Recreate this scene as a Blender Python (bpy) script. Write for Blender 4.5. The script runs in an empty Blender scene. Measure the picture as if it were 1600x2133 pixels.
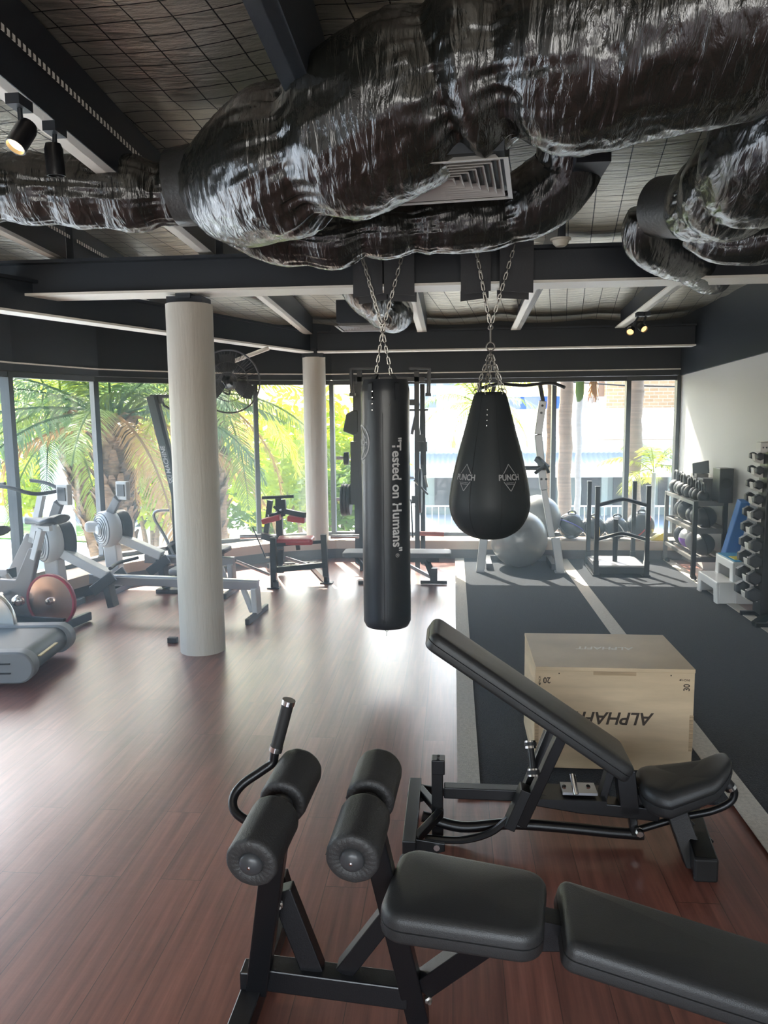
import bpy, bmesh, math, random
from mathutils import Vector, Matrix, noise
random.seed(7)
S = bpy.context.scene
C = S.collection
R = math.radians
PI = math.pi

# ------------------------------------------------------------------ camera
H = 1.65
PITCH, YAW, ROLL, FPX = R(7.2), R(5.2), R(0.6), 1602.0
fw = Vector((-math.sin(YAW) * math.cos(PITCH), math.cos(YAW) * math.cos(PITCH), -math.sin(PITCH)))
r0 = Vector((math.cos(YAW), math.sin(YAW), 0))
u0 = r0.cross(fw)
rt = r0 * math.cos(ROLL) - u0 * math.sin(ROLL)
up = u0 * math.cos(ROLL) + r0 * math.sin(ROLL)
EYE = Vector((0, 0, H))
cam_d = bpy.data.cameras.new('camera')
cam = bpy.data.objects.new('camera', cam_d)
C.objects.link(cam)
cam.matrix_world = Matrix(((rt.x, up.x, -fw.x, 0), (rt.y, up.y, -fw.y, 0), (rt.z, up.z, -fw.z, H), (0, 0, 0, 1)))
cam_d.sensor_fit = 'HORIZONTAL'
cam_d.sensor_width = 36
cam_d.lens = 36 * FPX / 1600
cam_d.clip_end = 500
S.camera = cam

# ------------------------------------------------------------------ light
S.view_settings.view_transform = 'Standard'
S.view_settings.look = 'None'
S.view_settings.gamma = 1
S.view_settings.use_curve_mapping = False
S.view_settings.exposure = 0.35
w = bpy.data.worlds.new('sky'); S.world = w
w.use_nodes = True
wn = w.node_tree
for n in list(wn.nodes): wn.nodes.remove(n)
wo = wn.nodes.new('ShaderNodeOutputWorld')
wb = wn.nodes.new('ShaderNodeBackground')
ws = wn.nodes.new('ShaderNodeTexSky')
ws.sky_type = 'NISHITA'; ws.sun_disc = False
ws.sun_elevation = R(46); ws.sun_rotation = R(-21)
ws.air_density = 1.0; ws.dust_density = 2.5
wb.inputs['Strength'].default_value = 1.15
wn.links.new(ws.outputs[0], wb.inputs[0]); wn.links.new(wb.outputs[0], wo.inputs[0])

sd = bpy.data.lights.new('sun', 'SUN'); sd.energy = 24; sd.angle = R(0.6); sd.color = (1, .96, .88)
so = bpy.data.objects.new('sun', sd); C.objects.link(so)
so.rotation_euler = Vector((math.sin(R(21)), -math.cos(R(21)), -math.tan(R(46)))).to_track_quat('-Z', 'Y').to_euler()

def area(name, loc, target, sx, sy, power, col=(1, 1, 1)):
    d = bpy.data.lights.new(name, 'AREA'); d.shape = 'RECTANGLE'; d.size = sx; d.size_y = sy
    d.energy = power; d.color = col
    o = bpy.data.objects.new(name, d); C.objects.link(o); o.location = loc
    o.rotation_euler = (Vector(target) - Vector(loc)).to_track_quat('-Z', 'Y').to_euler()
    return o
# daylight through the gym's rear windows, behind the photographer
area('daylight_rear_window', (-1.0, -3.85, 1.5), (-0.8, 4, 1.2), 2.6, 1.9, 85, (1, .97, .92))
area('daylight_rear_window', (1.6, -3.85, 1.5), (1.2, 4, 1.2), 1.6, 1.9, 48, (1, .97, .92))

# ------------------------------------------------------------------ helpers
def ray(px, py):
    return fw + rt * ((px - 800) / FPX) - up * ((py - 1066.5) / FPX)
def PZ(px, py, z):
    d = ray(px, py); return EYE + d * ((z - H) / d.z)
def PY(px, py, y):
    d = ray(px, py); return EYE + d * (y / d.y)
def PD(px, py, dist):
    return EYE + ray(px, py) * dist
OFF = {}
def empty(name, loc=(0, 0, 0), local=False):
    o = bpy.data.objects.new(name, None); C.objects.link(o); o.location = loc
    o.empty_display_size = .1
    OFF[o.name] = Vector((0, 0, 0)) if local else Vector(loc)
    return o
def tag(o, label=None, cat=None, group=None, kind=None):
    if label: o['label'] = label
    if cat: o['category'] = cat
    if group: o['group'] = group
    if kind: o['kind'] = kind
    return o
def thing(name, label, cat, loc=(0, 0, 0), group=None, local=False):
    return tag(empty(name, loc, local), label, cat, group)
def frame(z, x=None):
    z = Vector(z).normalized()
    if x is None: x = Vector((0, 0, 1)) if abs(z.z) < .9 else Vector((0, 1, 0))
    x = Vector(x); x = (x - z * x.dot(z)).normalized()
    return x, z.cross(x), z

class MB:
    def __init__(s): s.v = []; s.f = []
    def add(s, vs, fs):
        b = len(s.v); s.v += [Vector(v) for v in vs]; s.f += [tuple(i + b for i in f) for f in fs]; return s
    def box(s, c, d, M=None):
        c = Vector(c); vs = []
        for z in (-.5, .5):
            for y in (-.5, .5):
                for x in (-.5, .5):
                    p = Vector((x * d[0], y * d[1], z * d[2]))
                    if M: p = M @ p
                    vs.append(c + p)
        return s.add(vs, [(0, 2, 3, 1), (4, 5, 7, 6), (0, 1, 5, 4), (2, 6, 7, 3), (0, 4, 6, 2), (1, 3, 7, 5)])
    def bar(s, a, b, w, h, side=None):
        a = Vector(a); b = Vector(b); x, y, z = frame(b - a, side)
        vs = []
        for p in (a, b):
            for sx, sy in ((-1, -1), (1, -1), (1, 1), (-1, 1)):
                vs.append(p + x * (sx * w / 2) + y * (sy * h / 2))
        return s.add(vs, [(3, 2, 1, 0), (4, 5, 6, 7), (0, 1, 5, 4), (1, 2, 6, 5), (2, 3, 7, 6), (3, 0, 4, 7)])
    def tube(s, pts, r, n=10, caps=True):
        pts = [Vector(p) for p in pts]; m = len(pts)
        rs = r if isinstance(r, (list, tuple)) else [r] * m
        t0 = (pts[1] - pts[0]).normalized(); x, y, z = frame(t0)
        vs = []
        for i in range(m):
            t = (pts[min(i + 1, m - 1)] - pts[max(i - 1, 0)]).normalized()
            x = (x - t * x.dot(t)).normalized(); y = t.cross(x)
            for k in range(n):
                a = 2 * PI * k / n
                vs.append(pts[i] + x * (math.cos(a) * rs[i]) + y * (math.sin(a) * rs[i]))
        fs = [(i * n + k, i * n + (k + 1) % n, (i + 1) * n + (k + 1) % n, (i + 1) * n + k) for i in range(m - 1) for k in range(n)]
        if caps: fs += [tuple(reversed(range(n))), tuple(range((m - 1) * n, m * n))]
        return s.add(vs, fs)
    def rev(s, prof, c=(0, 0, 0), axis=(0, 0, 1), n=24, sx=1.0):
        x, y, z = frame(axis); c = Vector(c); vs = []; m = len(prof)
        for r_, h in prof:
            for k in range(n):
                a = 2 * PI * k / n
                vs.append(c + z * h + x * (math.cos(a) * r_) + y * (math.sin(a) * r_ * sx))
        fs = [(i * n + k, i * n + (k + 1) % n, (i + 1) * n + (k + 1) % n, (i + 1) * n + k) for i in range(m - 1) for k in range(n)]
        if prof[0][0] > 1e-6 and prof[0] != prof[-1]: fs.append(tuple(reversed(range(n))))
        if prof[-1][0] > 1e-6 and prof[0] != prof[-1]: fs.append(tuple(range((m - 1) * n, m * n)))
        return s.add(vs, fs)
    def ell(s, c, rx, ry=None, rz=None, n=20, m=12):
        ry = ry or rx; rz = rz or rx; c = Vector(c); vs = []
        for i in range(m + 1):
            t = PI * i / m
            for k in range(n):
                a = 2 * PI * k / n
                vs.append(c + Vector((rx * math.sin(t) * math.cos(a), ry * math.sin(t) * math.sin(a), -rz * math.cos(t))))
        return s.add(vs, [(i * n + k, i * n + (k + 1) % n, (i + 1) * n + (k + 1) % n, (i + 1) * n + k) for i in range(m) for k in range(n)])
    def torus(s, c, Rr, r_, axis=(0, 0, 1), n=20, m=8, a0=0, a1=2 * PI, st=1.0, x=None):
        fx, fy, fz = frame(axis, x); c = Vector(c)
        full = abs(a1 - a0 - 2 * PI) < 1e-6
        k_ = n if full else n + 1
        pts = [c + fx * (math.cos(a0 + (a1 - a0) * i / n) * Rr * st) + fy * (math.sin(a0 + (a1 - a0) * i / n) * Rr) for i in range(k_)]
        if not full: return s.tube(pts, r_, m)
        vs = []
        for i in range(n):
            a = 2 * PI * i / n
            d = fx * math.cos(a) + fy * math.sin(a)
            for j in range(m):
                b = 2 * PI * j / m
                vs.append(pts[i] + d * (math.cos(b) * r_) + fz * (math.sin(b) * r_))
        return s.add(vs, [(i * m + j, ((i + 1) % n) * m + j, ((i + 1) % n) * m + (j + 1) % m, i * m + (j + 1) % m) for i in range(n) for j in range(m)])
    def prism(s, poly, o, u, v, t):
        o = Vector(o); u = Vector(u).normalized(); v = Vector(v).normalized(); w_ = u.cross(v); n = len(poly)
        vs = [o + u * a + v * b - w_ * (t / 2) for a, b in poly] + [o + u * a + v * b + w_ * (t / 2) for a, b in poly]
        return s.add(vs, [tuple(reversed(range(n))), tuple(range(n, 2 * n))] + [(i, (i + 1) % n, n + (i + 1) % n, n + i) for i in range(n)])
    def poly3(s, pts, ext):
        """polygon given by 3-D points, extruded along ext"""
        n = len(pts); e = Vector(ext)
        vs = [Vector(p) - e / 2 for p in pts] + [Vector(p) + e / 2 for p in pts]
        return s.add(vs, [tuple(reversed(range(n))), tuple(range(n, 2 * n))] + [(i, (i + 1) % n, n + (i + 1) % n, n + i) for i in range(n)])
    def pad(s, o, ux, uy, L, W0, W1, T, rc=.05, er=.018, dome=.006, bend=None):
        """upholstered pad: length L along ux, widths W0..W1 along uy, thickness T, rounded plan corners and edges"""
        ux = Vector(ux).normalized(); uy = Vector(uy); uy = (uy - ux * uy.dot(ux)).normalized(); uz = ux.cross(uy); o = Vector(o)
        def loop(ins):
            pts = []; rr = max(rc - ins, .004)
            for cx, cy, a0 in ((L - rc, W1 / 2 - rc, 0), (rc, W0 / 2 - rc, PI / 2), (rc, -W0 / 2 + rc, PI), (L - rc, -W1 / 2 + rc, 1.5 * PI)):
                for k in range(7):
                    a = a0 + PI / 2 * k / 6
                    pts.append((cx + math.cos(a) * rr, cy + math.sin(a) * rr))
            return pts
        lay = []
        for k in range(4):
            a = PI / 2 * k / 3; lay.append((er * .5 * (1 - math.sin(a)), er * .5 * (1 - math.cos(a))))
        lay.append((0, T * .45)); lay.append((.004, T * .47)); lay.append((0, T * .5))
        for k in range(5):
            a = PI / 2 * k / 4; lay.append((er * (1 - math.cos(a)), T - er + er * math.sin(a)))
        vs = []; n = 28; fs = []
        for ins, z in lay:
            for a, b in loop(ins): vs.append((a, b, z))
        m = len(lay)
        fs = [(i * n + k, i * n + (k + 1) % n, (i + 1) * n + (k + 1) % n, (i + 1) * n + k) for i in range(m - 1) for k in range(n)]
        fs.append(tuple(reversed(range(n))))
        # domed top rings
        base = (m - 1) * n; cx, cy = L / 2, 0
        for j in range(1, 5):
            q = 1 - j / 5
            for k in range(n):
                a, b, z = vs[base + k]
                vs.append((cx + (a - cx) * q, cy + (b - cy) * q, T + dome * (1 - q * q)))
            a0 = base + (j - 1) * n; a1 = base + j * n
            fs += [(a0 + k, a0 + (k + 1) % n, a1 + (k + 1) % n, a1 + k) for k in range(n)]
        fs.append(tuple(range(base + 4 * n, base + 5 * n)))
        out = []
        for a, b, z in vs:
            if bend: a, b, z = bend(a, b, z)
            out.append(o + ux * a + uy * b + uz * z)
        return s.add(out, fs)
    def build(s, name, mat, parent=None, origin=None, smooth=35, bevel=0, fix=True):
        off = OFF.get(parent.name, Vector((0, 0, 0))) if parent else Vector(origin or (0, 0, 0))
        me = bpy.data.meshes.new(name)
        me.from_pydata([tuple(v - off) for v in s.v], [], s.f)
        if fix:
            bm = bmesh.new(); bm.from_mesh(me)
            bmesh.ops.recalc_face_normals(bm, faces=bm.faces)
            bm.to_mesh(me); bm.free()
        me.materials.append(mat)
        o = bpy.data.objects.new(name, me); C.objects.link(o)
        if parent: o.parent = parent
        elif origin: o.location = origin
        OFF[o.name] = off
        if smooth:
            me.polygons.foreach_set('use_smooth', [True] * len(me.polygons))
            try: me.set_sharp_from_angle(angle=R(smooth))
            except Exception: pass
        if bevel:
            md = o.modifiers.new('bevel', 'BEVEL'); md.width = bevel; md.segments = 2; md.limit_method = 'ANGLE'; md.angle_limit = R(40)
        return o
def copy_tree(o, parent=None):
    c = o.copy(); C.objects.link(c); c.parent = parent
    for ch in list(o.children): copy_tree(ch, c)
    return c
def spline(pts, n=8):
    """Catmull-Rom through points (any dimension tuples)"""
    P = [Vector(p) for p in pts]; out = []
    for i in range(len(P) - 1):
        p0 = P[max(i - 1, 0)]; p1 = P[i]; p2 = P[i + 1]; p3 = P[min(i + 2, len(P) - 1)]
        for k in range(n):
            t = k / n
            out.append(.5 * ((2 * p1) + (p2 - p0) * t + (2 * p0 - 5 * p1 + 4 * p2 - p3) * t * t + (3 * p1 - p0 - 3 * p2 + p3) * t ** 3))
    out.append(P[-1]); return out
def lettering(text, size, fn, mat, parent, name='lettering', shear=0.0, bold=0.0, align='CENTER', sx=1.0, space=1.0):
    cu = bpy.data.curves.new('text', 'FONT'); cu.body = text; cu.size = size; cu.shear = shear; cu.offset = bold * size
    cu.align_x = align; cu.align_y = 'CENTER'; cu.space_character = space; cu.resolution_u = 3
    o = bpy.data.objects.new('text', cu); C.objects.link(o)
    bpy.context.view_layer.update()
    dg = bpy.context.evaluated_depsgraph_get()
    me = bpy.data.meshes.new_from_object(o.evaluated_get(dg))
    bpy.data.objects.remove(o); bpy.data.curves.remove(cu)
    m = MB(); m.add([fn(v.co.x * sx, v.co.y) for v in me.vertices], [tuple(p.vertices) for p in me.polygons])
    bpy.data.meshes.remove(me)
    return m.build(name, mat, parent, smooth=0, fix=False)

# ------------------------------------------------------------------ materials
def mat(name, col=(.5, .5, .5), rough=.5, metal=0, spec=.5, bump=0, bscale=40, emit=None, es=0, coat=0, var=0, vscale=6, stretch=(1, 1, 1), trans=0, sheen=0):
    m = bpy.data.materials.new(name); m.use_nodes = True; nt = m.node_tree; b = nt.nodes['Principled BSDF']
    b.inputs['Base Color'].default_value = (*col, 1); b.inputs['Roughness'].default_value = rough
    b.inputs['Metallic'].default_value = metal; b.inputs['Specular IOR Level'].default_value = spec
    b.inputs['Coat Weight'].default_value = coat; b.inputs['Coat Roughness'].default_value = .1
    if sheen: b.inputs['Sheen Weight'].default_value = sheen
    if trans: b.inputs['Transmission Weight'].default_value = trans
    if emit: b.inputs['Emission Color'].default_value = (*emit, 1); b.inputs['Emission Strength'].default_value = es
    if bump or var:
        tc = nt.nodes.new('ShaderNodeTexCoord'); mp = nt.nodes.new('ShaderNodeMapping'); mp.inputs['Scale'].default_value = stretch
        nt.links.new(tc.outputs['Object'], mp.inputs[0])
    if bump:
        nz = nt.nodes.new('ShaderNodeTexNoise'); nz.inputs['Scale'].default_value = bscale; nz.inputs['Detail'].default_value = 5
        bp = nt.nodes.new('ShaderNodeBump'); bp.inputs['Strength'].default_value = bump; bp.inputs['Distance'].default_value = .01
        nt.links.new(mp.outputs[0], nz.inputs['Vector']); nt.links.new(nz.outputs[0], bp.inputs['Height']); nt.links.new(bp.outputs[0], b.inputs['Normal'])
    if var:
        nz = nt.nodes.new('ShaderNodeTexNoise'); nz.inputs['Scale'].default_value = vscale; nz.inputs['Detail'].default_value = 6
        cr = nt.nodes.new('ShaderNodeValToRGB'); e = cr.color_ramp.elements
        e[0].position = .3; e[1].position = .7
        e[0].color = (*[c * (1 - var) for c in col], 1); e[1].color = (*[min(c * (1 + var), 1) for c in col], 1)
        nt.links.new(mp.outputs[0], nz.inputs['Vector']); nt.links.new(nz.outputs[0], cr.inputs[0]); nt.links.new(cr.outputs[0], b.inputs['Base Color'])
    return m
def nd(m, t, **k):
    n = m.node_tree.nodes.new(t)
    for a, v in k.items(): setattr(n, a, v)
    return n
def lk(m, a, b): m.node_tree.links.new(a, b)
def bsdf(m): return m.node_tree.nodes['Principled BSDF']

black_steel = mat('black powder coated steel', (.008, .0085, .010), .3, spec=.5, bump=.06, bscale=300)
black_beam = mat('black painted beam', (.020, .026, .034), .5, bump=.05, bscale=80)
flange = mat('whitened cream flange', (.86, .83, .74), .45, bump=.04, bscale=60)  # cream whitened so the colour carries floor bounce on beam undersides
leather = mat('black vinyl upholstery', (.028, .029, .03), .4, spec=.55, bump=.16, bscale=420)
foam = mat('black foam cover', (.035, .035, .036), .5, bump=.2, bscale=260)
rubber = mat('black rubber', (.016, .016, .017), .6, bump=.1, bscale=200)
chrome = mat('chrome', (.75, .75, .75), .16, 1)
zinc = mat('zinc plated chain', (.5, .48, .44), .35, 1)
silver = mat('silver paint', (.42, .44, .46), .34, .6)
aluminium = mat('aluminium', (.45, .46, .48), .3, .9, bump=.03, bscale=100)
white_wall = mat('white painted plaster', (.64, .635, .61), .6, bump=.04, bscale=90)
white_plastic = mat('white plastic', (.75, .76, .76), .35)
grey_plastic = mat('light grey plastic', (.5, .5, .48), .4)
grey_rubber = mat('grey rubber', (.16, .165, .17), .55, bump=.06, bscale=120)
dark_plastic = mat('dark grey plastic', (.05, .053, .058), .35)
red_vinyl = mat('red vinyl', (.42, .03, .04), .35, bump=.05, bscale=200)
blue_foam = mat('blue foam', (.03, .17, .5), .6, bump=.05, bscale=150)
blue_plastic = mat('blue plastic', (.05, .3, .55), .4)
yellow = mat('yellow rubber', (.75, .6, .05), .5)
purple = mat('purple rubber', (.3, .14, .55), .5)
print_white = mat('white print', (.72, .72, .72), .6)
print_grey = mat('grey print', (.42, .42, .43), .6)
print_black = mat('black print', (.05, .035, .025), .6)
ball_silver = mat('silver vinyl ball', (.22, .22, .21), .3, .25, spec=.6)

# reddish vinyl planks
floor_m = mat('red brown wood planks', rough=.3); b = bsdf(floor_m)
tc = nd(floor_m, 'ShaderNodeTexCoord'); mp = nd(floor_m, 'ShaderNodeMapping'); mp.inputs['Rotation'].default_value = (0, 0, PI / 2)
lk(floor_m, tc.outputs['Object'], mp.inputs[0])
br = nd(floor_m, 'ShaderNodeTexBrick'); br.offset = .37; br.offset_frequency = 2
br.inputs['Scale'].default_value = 1; br.inputs['Brick Width'].default_value = 1.25; br.inputs['Row Height'].default_value = .15
br.inputs['Mortar Size'].default_value = .0012; br.inputs['Mortar Smooth'].default_value = .1; br.inputs['Bias'].default_value = 0
br.inputs['Color1'].default_value = (0, 0, 0, 1); br.inputs['Color2'].default_value = (1, 1, 1, 1); br.inputs['Mortar'].default_value = (.5, .5, .5, 1)
lk(floor_m, mp.outputs[0], br.inputs['Vector'])
mp2 = nd(floor_m, 'ShaderNodeMapping'); mp2.inputs['Scale'].default_value = (22, 1.1, 1)
lk(floor_m, tc.outputs['Object'], mp2.inputs[0])
ad = nd(floor_m, 'ShaderNodeVectorMath', operation='MULTIPLY_ADD'); ad.inputs[1].default_value = (5, 5, 5)
lk(floor_m, br.outputs['Color'], ad.inputs[0]); lk(floor_m, mp2.outputs[0], ad.inputs[2])
nz = nd(floor_m, 'ShaderNodeTexNoise'); nz.inputs['Scale'].default_value = 1.6; nz.inputs['Detail'].default_value = 8; nz.inputs['Roughness'].default_value = .62
lk(floor_m, ad.outputs[0], nz.inputs['Vector'])
cr = nd(floor_m, 'ShaderNodeValToRGB'); e = cr.color_ramp.elements
e[0].position = .28; e[0].color = (.105, .036, .026, 1); e[1].position = .75; e[1].color = (.33, .125, .085, 1)
x = e.new(.52); x.color = (.21, .074, .052, 1)
lk(floor_m, nz.outputs[0], cr.inputs[0])
mx = nd(floor_m, 'ShaderNodeMix', data_type='RGBA', blend_type='MULTIPLY'); mx.inputs[0].default_value = .35
lk(floor_m, cr.outputs[0], mx.inputs[6])
cr2 = nd(floor_m, 'ShaderNodeValToRGB'); cr2.color_ramp.elements[0].color = (.6, .6, .62, 1); cr2.color_ramp.elements[1].color = (1.2, 1.15, 1.1, 1)
lk(floor_m, br.outputs['Color'], cr2.inputs[0]); lk(floor_m, cr2.outputs[0], mx.inputs[7])
mx2 = nd(floor_m, 'ShaderNodeMix', data_type='RGBA'); lk(floor_m, br.outputs['Fac'], mx2.inputs[0]); lk(floor_m, mx.outputs[2], mx2.inputs[6]); mx2.inputs[7].default_value = (.05, .02, .015, 1)
lk(floor_m, mx2.outputs[2], b.inputs['Base Color'])
nz2 = nd(floor_m, 'ShaderNodeTexNoise'); nz2.inputs['Scale'].default_value = 9; nz2.inputs['Detail'].default_value = 3
mp3 = nd(floor_m, 'ShaderNodeMapping'); mp3.inputs['Scale'].default_value = (1, 2.2, 1); lk(floor_m, tc.outputs['Object'], mp3.inputs[0]); lk(floor_m, mp3.outputs[0], nz2.inputs['Vector'])
bp = nd(floor_m, 'ShaderNodeBump'); bp.inputs['Strength'].default_value = .25; bp.inputs['Distance'].default_value = .004
lk(floor_m, nz2.outputs[0], bp.inputs['Height']); lk(floor_m, bp.outputs[0], b.inputs['Normal'])
b.inputs['Roughness'].default_value = .36; b.inputs['Specular IOR Level'].default_value = .75; b.inputs['Coat Weight'].default_value = .5; b.inputs['Coat Roughness'].default_value = .28

turf_m = mat('dark grey turf', (.019, .023, .030), .95, spec=.15, bump=1.0, bscale=180, var=.45, vscale=90, sheen=.15)
line_m = mat('white turf line', (.60, .56, .50), .9, spec=.1, bump=.8, bscale=180, var=.12, vscale=60)

# foil-faced ceiling insulation with reinforcing grid
foil_m = mat('dark foil insulation', (.10, .10, .10), .3, .85); b = bsdf(foil_m)
tc = nd(foil_m, 'ShaderNodeTexCoord')
nz = nd(foil_m, 'ShaderNodeTexNoise'); nz.inputs['Scale'].default_value = 5; nz.inputs['Detail'].default_value = 6; nz.inputs['Roughness'].default_value = .6
mp = nd(foil_m, 'ShaderNodeMapping'); mp.inputs['Scale'].default_value = (.8, 3.6, 1); lk(foil_m, tc.outputs['Object'], mp.inputs[0]); lk(foil_m, mp.outputs[0], nz.inputs['Vector'])
bk = nd(foil_m, 'ShaderNodeTexBrick'); bk.offset = 0; bk.inputs['Scale'].default_value = 1; bk.inputs['Brick Width'].default_value = .16; bk.inputs['Row Height'].default_value = .1
bk.inputs['Mortar Size'].default_value = .0035; bk.inputs['Mortar Smooth'].default_value = .3
mpb = nd(foil_m, 'ShaderNodeMapping'); mpb.inputs['Rotation'].default_value = (0, 0, R(8)); lk(foil_m, tc.outputs['Object'], mpb.inputs[0]); lk(foil_m, mpb.outputs[0], bk.inputs['Vector'])
b1 = nd(foil_m, 'ShaderNodeBump'); b1.inputs['Strength'].default_value = .8; b1.inputs['Distance'].default_value = .03; lk(foil_m, nz.outputs[0], b1.inputs['Height'])
b2 = nd(foil_m, 'ShaderNodeBump'); b2.inputs['Strength'].default_value = .7; b2.inputs['Distance'].default_value = .004; b2.invert = True
lk(foil_m, bk.outputs['Fac'], b2.inputs['Height']); lk(foil_m, b1.outputs[0], b2.inputs['Normal']); lk(foil_m, b2.outputs[0], b.inputs['Normal'])
mxf = nd(foil_m, 'ShaderNodeMix', data_type='RGBA'); mxf.inputs[6].default_value = (.56, .53, .45, 1); mxf.inputs[7].default_value = (.03, .03, .03, 1)
lk(foil_m, bk.outputs['Fac'], mxf.inputs[0]); lk(foil_m, mxf.outputs[2], b.inputs['Base Color'])

# shiny black duct wrap
wrap_m = mat('glossy black plastic duct wrap', (.012, .013, .011), .24, 0, spec=1.0); b = bsdf(wrap_m)
b.inputs['Coat Weight'].default_value = .35; b.inputs['Coat Roughness'].default_value = .18
tc = nd(wrap_m, 'ShaderNodeTexCoord')
nz = nd(wrap_m, 'ShaderNodeTexNoise'); nz.inputs['Scale'].default_value = 8.5; nz.inputs['Detail'].default_value = 5; nz.inputs['Roughness'].default_value = .52; nz.inputs['Distortion'].default_value = .6
mp = nd(wrap_m, 'ShaderNodeMapping'); mp.inputs['Scale'].default_value = (3.2, .8, .7); lk(wrap_m, tc.outputs['Object'], mp.inputs[0]); lk(wrap_m, mp.outputs[0], nz.inputs['Vector'])
b1 = nd(wrap_m, 'ShaderNodeBump'); b1.inputs['Strength'].default_value = .75; b1.inputs['Distance'].default_value = .02; lk(wrap_m, nz.outputs[0], b1.inputs['Height']); lk(wrap_m, b1.outputs[0], b.inputs['Normal']); lk(wrap_m, b1.outputs[0], b.inputs['Coat Normal'])
sleeve_m = mat('black painted duct sleeve', (.035, .036, .035), .42, bump=.3, bscale=60)

# glass
glass_m = bpy.data.materials.new('window glass'); glass_m.use_nodes = True; nt = glass_m.node_tree
for n in list(nt.nodes): nt.nodes.remove(n)
o_ = nt.nodes.new('ShaderNodeOutputMaterial'); mxs = nt.nodes.new('ShaderNodeMixShader'); tr = nt.nodes.new('ShaderNodeBsdfTransparent'); gl = nt.nodes.new('ShaderNodeBsdfGlossy')
tr.inputs[0].default_value = (.93, .95, .94, 1); gl.inputs['Roughness'].default_value = .02; mxs.inputs[0].default_value = .05
nt.links.new(tr.outputs[0], mxs.inputs[1]); nt.links.new(gl.outputs[0], mxs.inputs[2]); nt.links.new(mxs.outputs[0], o_.inputs[0])

def leafmat(name, col, tr_):
    m = bpy.data.materials.new(name); m.use_nodes = True; nt = m.node_tree; b = bsdf(m); b.inputs['Roughness'].default_value = .5; b.inputs['Base Color'].default_value = (*col, 1)
    t = nt.nodes.new('ShaderNodeBsdfTranslucent'); t.inputs[0].default_value = (*tr_, 1)
    mx = nt.nodes.new('ShaderNodeMixShader'); mx.inputs[0].default_value = .5
    out = nt.nodes['Material Output']
    nt.links.new(b.outputs[0], mx.inputs[1]); nt.links.new(t.outputs[0], mx.inputs[2]); nt.links.new(mx.outputs[0], out.inputs[0])
    return m
leaf_green = leafmat('green palm leaf', (.10, .17, .05), (.30, .38, .06))
leaf_dark = leafmat('blue green palm leaf', (.07, .14, .07), (.16, .26, .10))
leaf_dry = leafmat('dry brown palm leaf', (.38, .22, .09), (.5, .28, .1))
leaf_yellow = leafmat('yellow green leaf', (.25, .3, .03), (.7, .75, .06))  # strong sun on the fronds is put into this yellow tint
bark = mat('palm bark', (.22, .13, .07), .9, bump=1, bscale=14, var=.5, vscale=10, stretch=(1, 1, 3))
bark_pale = mat('pale ringed palm bark', (.42, .30, .22), .85, bump=.6, bscale=8, var=.25, vscale=7, stretch=(.3, .3, 4))
bark_grey = mat('grey palm bark', (.45, .43, .41), .8, bump=.3, bscale=10, var=.12, vscale=6, stretch=(.3, .3, 3))
asphalt = mat('sunlit concrete', (.43, .47, .52), .9, var=.12, vscale=.6)
# ------------------------------------------------------------------ room shell
def struct(o): o['kind'] = 'structure'; return o
FAC = [(-4.12, 1.5), (-4.1, 2.75), (-4.06, 4.0), (-3.98, 5.2), (-3.84, 6.4), (-3.56, 7.45), (-2.98, 8.15), (-2.27, 8.76), (-1.43, 9.08), (-.55, 9.08), (.30, 9.08), (1.15, 9.08), (1.98, 9.08), (2.55, 9.08)]
def wallx(y): return 2.55 + .10 * (9.08 - y)
RW = wallx(-4)
ZH, ZS = 2.05, .22        # window head and ledge top
def foil_z(y): return 3.38 - .076 * y
def raft_z(y): return 2.96 - .050 * y
fl = MB().add([(-4.3, -4, 0), (RW, -4, 0), (2.55, 9.2, 0), (-1.5, 9.2, 0), (-2.4, 8.9, 0), (-3.1, 8.25, 0), (-3.7, 7.45, 0), (-3.95, 6.4, 0), (-4.25, 3, 0)], [tuple(range(9))])
fl.add([(v.x, v.y, -.12) for v in fl.v[:9]], [tuple(reversed(range(9)))])
struct(fl.build('floor', floor_m, smooth=0))
ce = MB(); NX, NY = 60, 90
for j in range(NY + 1):
    for i in range(NX + 1):
        x = -4.5 + 8.6 * i / NX; y = -4.0 + 13.4 * j / NY
        z = foil_z(y) - .035 * abs(math.sin((x + .53) * PI / 1.04)) + .012 * noise.noise(Vector((x * 1.2, y * 5, 0))) + .006 * noise.noise(Vector((x * 3, y * 14, 3)))
        ce.v.append(Vector((x, y, z)))
for j in range(NY):
    for i in range(NX):
        a = j * (NX + 1) + i; ce.f.append((a, a + NX + 1, a + NX + 2, a + 1))
struct(ce.build('ceiling', foil_m, smooth=80, fix=False))
struct(MB().box((0, 2.6, 3.95), (9, 14, .1)).build('ceiling', black_beam, smooth=0))['label'] = 'dark roof deck above the foil'
# right wall: top follows the roof slope
def wz(y): return 2.06 + .055 * (9.08 - y)
n_r = MB()
ys = [9.08, 6.5, 4, 1.5, -1.2, -4]
n_r.poly3([(wallx(9.08), 9.08, 0), (wallx(-4), -4, 0), (wallx(-4), -4, wz(-4)), (wallx(9.08), 9.08, wz(9.08))], (.0001, 0, 0))
n_r.v = [v + (Vector((.12, 0, 0)) if i >= 4 else Vector((0, 0, 0))) for i, v in enumerate(n_r.v)]
struct(n_r.build('wall_right', white_wall, smooth=0))
u_ = MB()
u_.poly3([(wallx(9.08) - .03, 9.08, wz(9.08) - .01), (wallx(-4) - .03, -4, wz(-4) - .01), (wallx(-4) - .03, -4, 3.9), (wallx(9.08) - .03, 9.08, 3.4)], (.0001, 0, 0))
u_.v = [v + (Vector((.14, 0, 0)) if i >= 4 else Vector((0, 0, 0))) for i, v in enumerate(u_.v)]
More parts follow.
